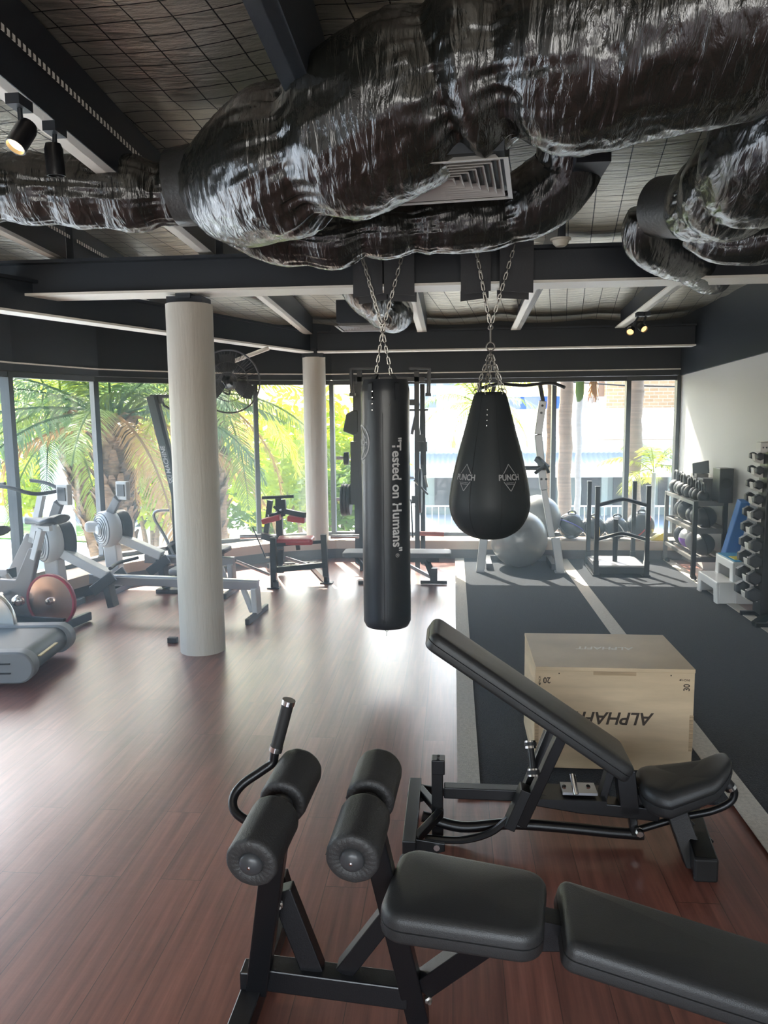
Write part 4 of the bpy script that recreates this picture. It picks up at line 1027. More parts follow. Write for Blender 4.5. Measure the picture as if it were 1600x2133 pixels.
# boxes and boards on top against the wall
def onebox(name, c, d, m_, label, cat, M=None, extra=None):
    t = thing(name, label, cat, (c[0], c[1], c[2] - d[2] / 2)); MB().box(c, d, M).build('body', m_, t, smooth=0, bevel=.005)
    if extra: extra(t)
    return t
def spk(t):
    MB().rev([(0, 0), (.045, .0), (.05, .006), (.03, .002), (0, .01)], (2.588, 7.556, .97), (0, -1, 0), 24).build('cone', rubber, t)
onebox('speaker', (2.59, 7.66, .945), (.13, .2, .33), dark_plastic, 'black box speaker standing on the rack end near the wall', 'speaker', extra=spk)
onebox('storage_box', (2.53, 7.93, .88), (.14, .18, .22), grey_rubber, 'grey box on the rack top beside the black speaker', 'box')
onebox('storage_box', (2.53, 8.18, .90), (.12, .2, .24), mat('mid grey card', (.3, .3, .29), .6), 'grey square board behind the kettlebells under the tilted screen', 'box')
onebox('tilted_screen', (2.52, 8.12, 1.075), (.02, .19, .13), dark_plastic, 'small tilted flat grey screen on top of the boxes', 'screen', Matrix.Rotation(R(-14), 3, 'X') @ Matrix.Rotation(R(35), 3, 'Z'))
# blue mat leaning
p0, p1 = PZ(1492, 1192, .02), PY(1538, 1022, 7.35)
p0 = Vector((2.52, 7.30, .02)); p1 = Vector((2.70, 7.25, .84))
bmx = MB().poly3([p0 + Vector((-.105, 0, 0)), p0 + Vector((.06, 0, 0)), p1 + Vector((-.015, 0, 0)), p1 + Vector((-.10, 0, 0))], (0, .10, .02))
tag(bmx.build('foam_block', blue_foam, origin=tuple(p0), smooth=0, bevel=.008), 'tall tapered blue foam block leaning behind the step stool', 'foam block')
# step stool
ST = thing('step_stool', 'white plastic two step stool with blue top beside the dumbbells', 'step stool', (2.38, 6.95, 0))
def stool_frame(x0, x1, y0, y1, h, t_, leg):
    m = MB()
    # long side faces -x (towards the turf); trapezoid leg panels with openings
    for x, s_ in ((x0, -1), (x1, 1)):
        m.poly3([(x - .0 * s_, y0 - .02, 0), (x, y0 + leg, 0), (x, y0 + leg + .02, h - .07), (x, y1 - leg - .02, h - .07), (x, y1 - leg, 0), (x, y1 + .02, 0), (x, y1 - .015, h), (x, y0 + .015, h)], (.022, 0, 0))
    for y in (y0, y1):
        m.poly3([(x0, y, 0), (x1, y, 0), (x1 - .01, y + (.015 if y == y0 else -.015), h), (x0 + .01, y + (.015 if y == y0 else -.015), h)], (0, .02, 0))
    m.box(((x0 + x1) / 2, (y0 + y1) / 2, h - .006), (x1 - x0 + .02, y1 - y0 - .01, .022))
    return m
stool_frame(2.40, 2.60, 6.72, 7.18, .36, .02, .07).build('upper_step', white_plastic, ST, smooth=0, bevel=.008)
stool_frame(2.26, 2.41, 6.69, 7.21, .19, .02, .07).build('lower_step', white_plastic, ST, smooth=0, bevel=.008)
MB().box((2.50, 6.95, .369), (.19, .42, .006)).build('top_mat', blue_plastic, ST, smooth=0)['label'] = 'blue non-slip top'
MB().box((2.47, 6.88, .374), (.08, .16, .003)).build('yellow_sticker', yellow, ST, smooth=0)
# red bands on the floor
m = MB()
for k in range(5):
    c_ = Vector((2.47 + k * .012, 5.62 + .02 * k, .012 + .008 * k)); m.torus(c_, .12 - .008 * k, .005, (.1 * (k - 2), .05, 1), n=36, m=6, st=1.2)
tag(m.build('resistance_cord', mat('red rubber cord', (.55, .06, .04), .5), origin=(2.48, 5.65, 0)), 'coiled red rubber cord on the floor under the dumbbell rack', 'cord')

# ------------------------------------------------------------------ push sled
SL = thing('push_sled', 'dark steel push sled with four upright poles parked on the turf', 'sled', (1.72, 8.1, 0))
yf, yb = 7.80, 8.35
fx0, fx1 = PY(1241, 1190, yf).x, PY(1346, 1190, yf).x; bx0, bx1 = PY(1225, 1150, yb).x, PY(1318, 1150, yb).x
for x, y, top in ((fx0, yf, PY(1244, 1014, yf).z), (fx1, yf, PY(1348, 1013, yf).z), (bx0, yb, PY(1225, 1003, yb).z), (bx1, yb, PY(1317, 1003, yb).z)):
    MB().bar((x, y, .16), (x, y, top), .042, .042, side=(1, 0, 0)).bar((x, y, .0), (x, y, .17), .052, .052, side=(1, 0, 0)).bar((x, y, top - .002), (x, y, top + .006), .05, .05, side=(1, 0, 0)).build('pole', black_steel, SL, smooth=0, bevel=.003)
for za in (PY(1295, 1049, yf).z, PY(1295, 1120, yf).z):
    mid = (fx0 + fx1) / 2
    MB().tube([(fx0, yf, za - .02), (mid - .05, yf, za + .035), (mid, yf, za + .045), (mid + .05, yf, za + .035), (fx1, yf, za - .02)], .02, 8).build('push_bar', black_steel, SL)
zt_ = .11
MB().poly3([(fx0 + .02, yf + .02, zt_), (fx1 - .02, yf + .02, zt_), (bx1 + .01, yb, zt_), (bx0 - .01, yb, zt_)], (0, 0, .012)).build('top_plate', mat('scuffed pale steel plate', (.5, .5, .5), .35, .6, var=.15, vscale=8), SL, smooth=0)
MB().box(((fx0 + fx1) / 2, yf + .01, .07), (fx1 - fx0, .03, .07)).bar((fx0, yf - .04, .015), (bx0, yb + .06, .015), .07, .03, side=(1, 0, 0)).bar((fx1, yf - .04, .015), (bx1, yb + .06, .015), .07, .03, side=(1, 0, 0)).bar((fx0, yf, .08), (bx0, yb, .08), .04, .06, side=(1, 0, 0)).bar((fx1, yf, .08), (bx1, yb, .08), .04, .06, side=(1, 0, 0)).build('runner_frame', black_steel, SL, smooth=0, bevel=.003)
pc_ = PY(1281, 1160, 8.05)
MB().tube([(pc_.x, 8.05, .11), (pc_.x, 8.05, PY(1282, 1081, 8.05).z)], .026, 14).build('weight_post', black_steel, SL)

# ------------------------------------------------------------------ balls on ledge / floor
c_ = PZ(1081, 1180, 0.02); rb_ = .305
cc = PD(1081, 1124, 8.45); yy = 8.25
cc = PY(1081, 1124, yy); rb_ = .305
ball('exercise_ball', (cc.x, yy, .012 + rb_), rb_, ball_silver, 'large silver exercise ball on the turf inside the dip station', 'exercise ball', None, lambda t, c, r_: MB().rev([(0, .006), (.01, .004), (.012, 0)], c + Vector((-.05, -.2, .22)).normalized() * r_, (-.05, -.2, .22), 12).build('valve_plug', dark_plastic, t))
cc = PY(1121, 1070, 8.80)
ball('exercise_ball', (cc.x, 8.80, ZS + .255), .255, ball_silver, 'silver exercise ball on the window ledge behind the dip station', 'exercise ball')
def medstripes(col, tilt):
    def f(t, c, r_):
        MB().torus(c, r_ * 1.0, .007, tilt, n=48, m=6).build('stripe', col, t)['label'] = 'coloured stripe'
        MB().torus(c, r_ * .99, .005, (tilt[1], -tilt[0], .6), n=48, m=6).build('seam', rubber, t)
        MB().tube(spline([c + Vector((-.04, -.03, r_ * .97)), c + Vector((-.02, -.03, r_ + .02)), c + Vector((.03, -.03, r_ + .02)), c + Vector((.05, -.03, r_ * .94))], 4), .01, 8).build('handle', rubber, t)
    return f
gl_m = mat('glossy black ball panels', (.02, .02, .025), .25)
for px_, r_, m_, ti, lb in ((1189, .15, mat('blue stripe', (.08, .08, .5), .4), (.5, .3, 1), 'black and blue medicine ball on the ledge right of the dip station'),
                            (1237, .13, mat('yellow stripe', (.8, .55, .08), .4), (1, .3, .2), 'black and yellow medicine ball on the ledge behind the sled pole'),
                            (1283, .13, mat('white stripe', (.8, .8, .8), .4), (.8, .3, .6), 'black and white striped medicine ball on the ledge, middle of sled'),
                            (1334, .155, mat('red stripe', (.7, .05, .05), .4), (1, .2, -.7), 'black and red medicine ball on the ledge behind the right sled pole')):
    cc = PY(px_, 1104, 8.86); ball('medicine_ball', (cc.x, 8.86, ZS + r_), r_, gl_m, lb, 'ball', 'medicine balls on the window ledge', medstripes(m_, ti))
cc = PZ(1378, 1128, ZS)
tag(MB().poly3([(cc.x - .10, 8.80, ZS), (cc.x + .10, 8.80, ZS), (cc.x + .05, 8.80, ZS + .085), (cc.x + .02, 8.80, ZS + .085)], (0, .12, 0)).build('foam_wedge', yellow, origin=(cc.x, 8.8, ZS), smooth=0, bevel=.006), 'small yellow foam wedge on the ledge near the storage rack', 'foam wedge')

# ------------------------------------------------------------------ dip station
YD = 7.95
d_ = lambda px, py, y=YD: PY(px, py, y)
DS = thing('dip_station', 'silver and black pull-up and dip station near the windows', 'exercise station', (.7, 8.1, 0))
rp = [d_(1168, 1196), d_(1157, 1120), d_(1147, 1110, 8.0), d_(1133, 1020, 8.0), d_(1122, 960, 8.0), d_(1121, 905, 8.0), d_(1131, 835, 8.0)]
MB().bar(rp[0], rp[1], .085, .055, side=(1, 0, 0)).bar(rp[1] + Vector((-.03, .04, 0)), rp[3], .06, .06, side=(1, 0, 0)).bar(rp[3], rp[5], .075, .06, side=(1, 0, 0)).bar(rp[5], rp[6], .075, .06, side=(1, 0, 0)).build('upright', silver, DS, smooth=0, bevel=.006)
MB().bar(rp[0] + Vector((.03, 0, 0)), rp[0] + Vector((-.06, 0, .02)), .03, .09).build('foot', silver, DS, smooth=0)
lp = [d_(1000, 1192), d_(1008, 1120), d_(1020, 1000, 8.0), d_(1022, 905, 8.0), d_(1022, 835, 8.0)]
MB().bar(lp[0], lp[1], .085, .055, side=(1, 0, 0)).bar(lp[1], lp[2], .06, .06, side=(1, 0, 0)).bar(lp[2], lp[4], .075, .06, side=(1, 0, 0)).build('upright', silver, DS, smooth=0, bevel=.006)
MB().bar((lp[0].x + .1, YD + .1, .05), (lp[0].x + .1, 8.55, .05), .06, .06).bar((rp[0].x - .05, YD + .1, .05), (rp[0].x - .05, 8.55, .05), .06, .06).bar((lp[0].x + .1, 8.55, .05), (rp[0].x - .05, 8.55, .05), .06, .06).build('base_frame', dark_plastic, DS, smooth=0)
pb = spline([d_(1000, 809, 7.75), d_(1030, 801, 7.85), d_(1048, 800, 7.95), d_(1090, 803, 8.0), d_(1120, 800, 7.95), d_(1150, 798, 7.85), d_(1176, 807, 7.75)], 5)
MB().tube(pb, .017, 10).build('pull_up_bar', black_steel, DS)
MB().bar(rp[6], d_(1125, 801, 7.97), .04, .04).bar(lp[4], d_(1030, 803, 7.97), .04, .04).build('bar_bracket', dark_plastic, DS, smooth=0)
pa = d_(1088, 970, 8.0)
MB().pad(pa + Vector((-.13, .0, -.16)), (0, 0, 1), (1, 0, 0), .34, .26, .26, .06, rc=.06).build('back_pad', leather, DS, smooth=60)
MB().tube([d_(1090, 975, 8.0), d_(1140, 975, 7.8)], .024, 12).bar(d_(1118, 955, 7.95), d_(1140, 975, 7.85), .05, .05).build('dip_arm', black_steel, DS)
MB().tube([d_(1116, 985, 7.8), d_(1136, 968, 7.7), d_(1143, 985, 7.7)], .018, 12).build('dip_grip', rubber, DS)
m = MB()
for px_, py_ in ((1130, 845), (1128, 860), (1128, 998), (1138, 998)): m.rev([(0, .006), (.012, .005), (.013, 0)], d_(px_, py_, 7.96), (0, -1, 0), 8)
m.build('bolt', black_steel, DS)

# ------------------------------------------------------------------ smith rack behind the long bag
YC = 8.05
c2 = lambda px, py, y=YC: PY(px, py, y)
CR = thing('cable_rack', 'tall black cable rack with weight plates behind the long bag', 'exercise rack', (-.4, YC, 0))
for px_ in (749, 868):
    t0_ = c2(px_, 772); MB().bar((t0_.x, YC, 0), (t0_.x, YC, t0_.z), .05, .05, side=(1, 0, 0)).build('upright', black_steel, CR, smooth=0)
for px_ in (740, 880):
    t0_ = c2(px_, 800, 8.45); MB().bar((t0_.x, 8.45, 0), (t0_.x, 8.45, t0_.z), .05, .05, side=(1, 0, 0)).build('upright', black_steel, CR, smooth=0)
m = MB(); zt2 = c2(800, 768, 7.85).z
for a, b_, s_ in ((730, 782, 1), (896, 852, -1)):
    m.bar(c2(a, 768, 7.8), c2(b_, 767, 7.8), .02, .02).bar(c2(a, 768, 7.8), c2(a - s_ * -2, 825, 7.8), .022, .022).bar(c2(a + s_ * 4, 766, 7.9), c2(a + s_ * 6, 822, 7.9), .015, .015).bar(c2(a - 2 * s_, 822, 7.8), c2(a + 10 * s_, 822, 7.8), .03, .03)
m.build('cable_arm', dark_plastic, CR, smooth=0)
MB().bar(c2(735, 790, 8.05), c2(885, 790, 8.05), .05, .05).bar(c2(749, 1060), c2(749, 900), .07, .06).bar(c2(740, 920), c2(740, 1050), .09, .09).build('cross_member', black_steel, CR, smooth=0)
MB().poly3([c2(735, 855), c2(746, 855), c2(747, 907), c2(735, 906), c2(715, 898), c2(722, 862)], (0, .06, 0)).build('head_pad', leather, CR, smooth=0, bevel=.01)
MB().tube([c2(689, 1118), c2(750, 1117)], .022, 12).build('plate_horn', aluminium, CR)
MB().tube([c2(701, 1040), c2(722, 1040)], .018, 12).build('plate_horn', aluminium, CR)
MB().tube([c2(701, 954), c2(722, 954)], .018, 12).build('plate_horn', aluminium, CR)
MB().tube([c2(870, 1111), c2(925, 1113)], .025, 12).build('plate_horn', mat('red ended horn', (.4, .12, .1), .4), CR)
MB().bar(c2(884, 853, 7.95), c2(887, 1028, 7.95), .02, .02).bar(c2(850, 854, 7.95), c2(892, 854, 7.95), .02, .02).bar(c2(876, 905), c2(884, 1000), .02, .03).bar(c2(858, 905), c2(872, 840), .03, .03).build('guide_rod', black_steel, CR, smooth=0)
MB().box(c2(878, 912), (.08, .06, .06)).box(c2(880, 930), (.10, .1, .1)).box(c2(856, 838), (.1, .06, .06)).box(c2(866, 1040), (.08, .08, .08)).build('carriage_block', black_steel, CR, smooth=0)
MB().tube([c2(885, 990, 7.9), c2(890, 1015, 7.9)], .014, 8).tube([c2(862, 1000, 7.9), c2(892, 1030, 7.9)], .01, 8).build('handle', zinc, CR)
MB().tube([c2(876, 840), c2(873, 960), c2(868, 1110)], .004, 5).tube([c2(856, 1040), c2(860, 1120)], .008, 6).build('cable', rubber, CR)
def plate(c, r_, t_, label, ax=(1, 0, 0)):
    o = MB().rev([(.025, -t_ / 2), (r_ * .6, -t_ / 2 * .7), (r_ * .85, -t_ / 2), (r_ * .97, -t_ / 2), (r_, -t_ / 2 * .6), (r_, t_ / 2 * .6), (r_ * .97, t_ / 2), (r_ * .85, t_ / 2), (r_ * .6, t_ / 2 * .7), (.025, t_ / 2)], c, ax, 40).build('weight_plate', iron, origin=tuple(c), smooth=40)
    tag(o, label, 'weight plate', 'weight plates on the cable rack')
for i, (px_, r_, lb) in enumerate(((715, .17, 'outermost of the dark weight plates on the rack left of the long bag'), (721, .17, 'middle one of the dark weight plates left of the long bag'), (728, .165, 'innermost of the dark weight plates left of the long bag'))):
    plate(c2(px_, 1041), r_, .03, lb)
plate(c2(722, 955), .07, .05, 'small dark weight plate on the upper peg left of the long bag')
plate(c2(876, 1022), .235, .03, 'large weight plate seen edge on right of the long bag')
plate(c2(881, 945), .12, .04, 'small weight plate above the large one right of the long bag')
# flat bench in front
FB = thing('flat_bench', 'low bench with grey worn pad lying behind the long bag', 'exercise bench', (-.25, 7.5, 0))
zb2 = .265; xa, xb = PY(716, 1165, 7.5).x, PY(940, 1165, 7.5).x
MB().pad((xa, 7.5, zb2), (1, 0, 0), (0, 1, 0), xb - xa, .28, .28, .045, rc=.06, er=.015).build('pad', grey_rubber, FB, smooth=60)
MB().bar((xa + .35, 7.5, zb2 - .02), (xb - .12, 7.5, zb2 - .02), .08, .07, side=(0, 0, 1)).build('rail', black_steel, FB, smooth=0)
MB().bar((xb - .25, 7.5, zb2 - .03), (xb - .17, 7.42, .05), .045, .045).box((xb - .17, 7.40, .09), (.07, .06, .14)).bar((xb - .30, 7.4, .02), (xb - .04, 7.4, .02), .03, .03).build('rear_leg', black_steel, FB, smooth=0)
MB().bar((xa + .12, 7.5, zb2 - .01), (xa + .32, 7.45, .02), .03, .03).bar((xa + .16, 7.38, .015), (xa + .36, 7.38, .015), .03, .03).build('front_leg', black_steel, FB, smooth=0)
MB().bar((xb - .55, 7.5, zb2 - .03), (xb - .2, 7.45, .06), .03, .03).build('strut', aluminium, FB, smooth=0)

# ------------------------------------------------------------------ plate loaded press
CPm = thing('chest_press', 'black press machine with red seat and red arm pads', 'exercise machine', (-1.5, 7.4, 0))
YM = 7.28
g = lambda px, py, y=YM: PY(px, py, y)
MB().bar(g(569, 1120, 7.2), PZ(571, 1224, 0), .055, .055, side=(1, 0, 0)).build('frame_leg', black_steel, CPm, smooth=0)
MB().bar(g(674, 1113, 7.4), PZ(680, 1214, 0), .055, .055, side=(1, 0, 0)).build('frame_leg', black_steel, CPm, smooth=0)
for px_, y in ((571, 1225), (681, 1215)):
    p = PZ(px_, y, 0); MB().box(p + Vector((0, 0, .006)), (.12, .09, .012)).build('foot_plate', black_steel, CPm, smooth=0)
MB().bar(g(571, 1187, 7.2), g(676, 1176, 7.4), .05, .05, side=(0, 0, 1)).bar(g(575, 1135, 7.22), g(672, 1128, 7.4), .03, .04, side=(0, 0, 1)).bar(g(585, 1145, 7.25), g(585, 1175, 7.25), .05, .05).bar(g(620, 1130, 7.3), g(622, 1145, 7.3), .04, .04).build('cross_rail', black_steel, CPm, smooth=0)
MB().bar(PZ(575, 1218, .05), Vector((-1.95, 8.0, .05)), .05, .05).bar(PZ(680, 1208, .05), Vector((-1.55, 8.15, .05)), .05, .05).bar((-2.0, 8.0, .05), (-1.45, 8.15, .05), .05, .05).build('base_rail', black_steel, CPm, smooth=0)
s0 = g(577, 1128, 7.35)
MB().pad(Vector((s0.x, 7.36, s0.z - .02)), (1, .06, 0), (0, 1, 0), .36, .26, .26, .06, rc=.035, er=.02, dome=.01).build('seat', red_vinyl, CPm, smooth=60)['label'] = 'red vinyl seat'
tb = g(581, 1035, 7.75); MB().bar((tb.x, 7.75, .03), (tb.x, 7.75, tb.z), .065, .06, side=(1, 0, 0)).build('rear_post', black_steel, CPm, smooth=0)
MB().tube([g(546, 1037, 7.6), g(612, 1034, 7.6)], .016, 10).build('top_handle', rubber, CPm)
MB().bar(g(555, 1110, 7.6), g(563, 1042, 7.6), .05, .05).bar(g(590, 1040, 7.6), g(592, 1062, 7.6), .045, .045).bar(g(592, 1068, 7.6), g(560, 1078, 7.5), .06, .035).bar(g(590, 1064, 7.6), g(636, 1073, 7.5), .05, .035).bar(g(582, 1070, 7.7), g(592, 1065, 7.6), .06, .05).tube([g(570, 1055, 7.55), g(585, 1070, 7.55)], .012, 8).build('press_arm', black_steel, CPm, smooth=0)
MB().bar(g(547, 1086, 7.5), g(584, 1077, 7.5), .10, .055, side=(0, 1, 0)).build('arm_pad', red_vinyl, CPm, smooth=0, bevel=.01)['label'] = 'red arm pad'
MB().bar(g(600, 1079, 7.5), g(636, 1084, 7.5), .10, .055, side=(0, 1, 0)).build('arm_pad', red_vinyl, CPm, smooth=0, bevel=.01)['label'] = 'red arm pad'
MB().tube([g(501, 1118, 7.35), g(548, 1117, 7.35)], .024, 14).build('weight_horn', aluminium, CPm)
MB().bar(g(548, 1116, 7.35), g(575, 1124, 7.25), .06, .05).build('horn_bracket', black_steel, CPm, smooth=0)
MB().tube([g(492, 1169, 7.2), g(562, 1197, 7.2)], .017, 10).build('lever_tube', aluminium, CPm)
MB().tube([g(595, 1162, 7.4), g(640, 1176, 7.4)], .017, 10).build('lever_tube', aluminium, CPm)
MB().bar(g(526, 1098, 7.3), g(553, 1160, 7.3), .010, .010).tube([g(553, 1161, 7.3), g(562, 1161, 7.3)], .007, 6).build('pull_rod', black_steel, CPm)
chain(g(590, 1178, 7.35), g(622, 1176, 7.35), CPm)

# ------------------------------------------------------------------ rowers
row_w = mat('pale grey rower plastic', (.55, .56, .56), .4)
def rower(tail, head, zrail, label, mon_px, mon_py, seat=None, foot=True):
    tail = Vector(tail); head = Vector(head); a = (head - tail); a.z = 0; a.normalize(); s_ = Vector((-a.y, a.x, 0)); q = Vector((0, 0, 1))
    t = thing('rowing_machine', label, 'rowing machine', tuple((tail + head) / 2 * 1.0))
    P = lambda f_, z, o=0: Vector((head.x, head.y, 0)) - a * f_ + q * z + s_ * o     # f_ metres back from the drum centre
    L = (Vector((head.x, head.y, 0)) - Vector((tail.x, tail.y, 0))).length
    MB().bar(P(.35, zrail + .02), P(L, zrail), .085, .055, side=q).build('rail', aluminium, t, smooth=0, bevel=.006)
    m = MB()
    for o in (-.034, .034): m.bar(P(.4, zrail + .045, o), P(L, zrail + .028, o), .006, .012, side=q)
    m.build('rail_strip', grey_plastic, t, smooth=0)
    if foot:
        MB().bar(P(L - .03, zrail - .02), P(L - .02, .03), .05, .12, side=a).bar(P(L - .14, zrail - .02), P(L - .06, .04), .04, .05, side=a).build('rear_leg', row_w, t, smooth=0, bevel=.01)
        MB().bar(P(L - .02, .022, -.26), P(L - .02, .022, .26), .05, .035).build('rear_foot', dark_plastic, t, smooth=0, bevel=.006)
    # flywheel drum with concentric vents
    zc_ = .60 if zrail > .25 else .58
    DC = P(0, zc_); sx_ = (s_ + a * .75).normalized()
    MB().rev([(0, -.06), (.15, -.06), (.172, -.05), (.178, 0), (.172, .06), (.14, .085), (.07, .10), (0, .10)], DC, sx_, 48).build('flywheel_cover', row_w, t, smooth=60)
    v = MB()
    for k in range(5):
        v.torus(DC + sx_ * (.103, .0985, .094, .086, .074)[k], .065 + .023 * k, .005, sx_, n=40, m=6)
    v.build('vent_ring', grey_rubber, t)
    MB().rev([(0, .125), (.04, .12), (.05, .10), (0, .09)], DC, sx_, 28).build('hub_cover', row_w, t, smooth=50)
    MB().rev([(.06, -.06), (.165, -.062), (.165, -.09), (.172, -.12), (.172, -.16), (.06, -.17), (.06, -.06)], DC, sx_, 40).build('fan_cage', dark_plastic, t, smooth=50)
    MB().bar(P(.02, zc_ + .02), P(-.20, zc_ + .03, .06), .10, .11, side=q).build('nose', row_w, t, smooth=0, bevel=.03)
    MB().bar(P(.02, zc_ - .1), P(.06, .05), .13, .12, side=a).build('front_leg', row_w, t, smooth=0, bevel=.012)
    MB().bar(P(.1, .025, -.3), P(.1, .025, .3), .06, .04).build('front_foot', dark_plastic, t, smooth=0, bevel=.006)
    MB().bar(P(.06, zc_ - .06), P(.52, zrail + .05), .08, .11, side=q).build('main_arm', row_w, t, smooth=0, bevel=.01)
    MB().bar(P(.5, zrail + .02), P(.55, .05), .06, .10, side=a).bar(P(.42, .2, -.1), P(.62, .34, -.1), .02, .09, side=s_).bar(P(.42, .2, .1), P(.62, .34, .1), .02, .09, side=s_).build('foot_stretcher', dark_plastic, t, smooth=0, bevel=.005)
    MP = PY(mon_px, mon_py, head.y - .15)
    MB().bar(P(.02, zc_ + .14), MP + Vector((-.05, 0, -.07)), .05, .075, side=(0, 1, 0)).build('monitor_arm', grey_rubber, t, smooth=0, bevel=.005)
    sc = MB().box(MP, (.14, .05, .17), Matrix.Rotation(R(-25), 3, 'Z')).build('monitor', grey_plastic, t, smooth=0, bevel=.008)
    MB().box(MP + Vector((-.01, -.028, .005)), (.095, .006, .11), Matrix.Rotation(R(-25), 3, 'Z')).build('screen', dark_plastic, sc, smooth=0)
    HP = P(.62, zrail + .16)
    MB().tube([HP - s_ * .24 + a * -.05, HP - s_ * .05, HP + s_ * .05, HP + s_ * .24 + a * -.05], .015, 10).build('handle', rubber, t)
    if seat is not None:
        SP = P(seat, zrail + .09)
        MB().pad(SP - a * .12 + q * 0, a, s_, .24, .30, .26, .045, rc=.06, er=.018, dome=-.012).build('seat', grey_rubber, t, smooth=60)
        MB().box(SP + q * -.035, (.12, .1, .05)).build('seat_carriage', dark_plastic, t, smooth=0)
    return t
rower((-1.60, 6.10, 0), (-3.44, 6.22, 0), .27, 'pale grey rowing machine nearest, its rail passing behind the column', 134, 1030, seat=1.22)
rower((-2.05, 6.95, 0), (-3.27, 6.98, 0), .30, 'pale grey rowing machine farther back against the windows', 256, 1022, seat=1.05)
tag(MB().box(PZ(360, 1333, .02), (.07, .045, .04)).build('floor_foot', rubber, origin=tuple(PZ(360, 1333, .02)), smooth=0, bevel=.004), 'small black rubber block on the floor left of the thick column', 'rubber block')

# ski machine
SK = thing('ski_machine', 'dark grey upright ski machine plank leaning left of the thick column', 'exercise machine', (-2.7, 7.3, 0))
k0, k1 = PY(314, 826, 7.25), PY(366, 1030, 7.15); k2 = PY(372, 1170, 7.1)
MB().bar(k0, k1, .075, .05, side=(1, 0, 0)).bar(k1, Vector((k2.x, 7.1, .02)), .075, .05, side=(1, 0, 0)).build('mast', mat('dark slate plastic', (.09, .10, .10), .4), SK, smooth=0, bevel=.004)
MB().bar(k0 + Vector((.055, 0, 0)), k1 + Vector((.055, 0, 0)), .03, .06, side=(1, 0, 0)).build('mast_edge', rubber, SK, smooth=0)
MB().box((k2.x, 7.1, .02), (.3, .45, .04)).build('base', dark_plastic, SK, smooth=0)
MB().bar(k0, k0 + Vector((.22, 0, .0)), .03, .02).tube([k0 + Vector((.1, 0, -.02)), k0 + Vector((.13, 0, -.09)), k0 + Vector((.2, 0, -.13))], .012, 8).box(k0 + Vector((.09, 0, -.04)), (.06, .04, .06)).build('pulley_arm', dark_plastic, SK, smooth=0)
dv = (k1 - k0).normalized(); upv = -dv; sv = Vector((0, 1, 0)).cross(upv).normalized()
base_c = k0.lerp(k1, .70)
lettering('SKI MACHINE', .062, lambda x, y: base_c + upv * (x * 1.0) - sv * (-1) * y * (-1) + Vector((0, -.0275, 0)), print_white, SK, bold=.01, shear=.3)
pts = spline([PY(352, 1063, 7.0), PY(330, 1064, 7.0), PY(321, 1070, 7.0), PY(324, 1085, 7.0), PY(345, 1120, 7.0), PY(366, 1165, 7.0)], 5)
MB().tube(pts, .014, 10).build('hand_rail', aluminium, SK)
MB().ell(PY(362, 1145, 7.05), .06, .05, .09).build('flywheel_guard', rubber, SK)

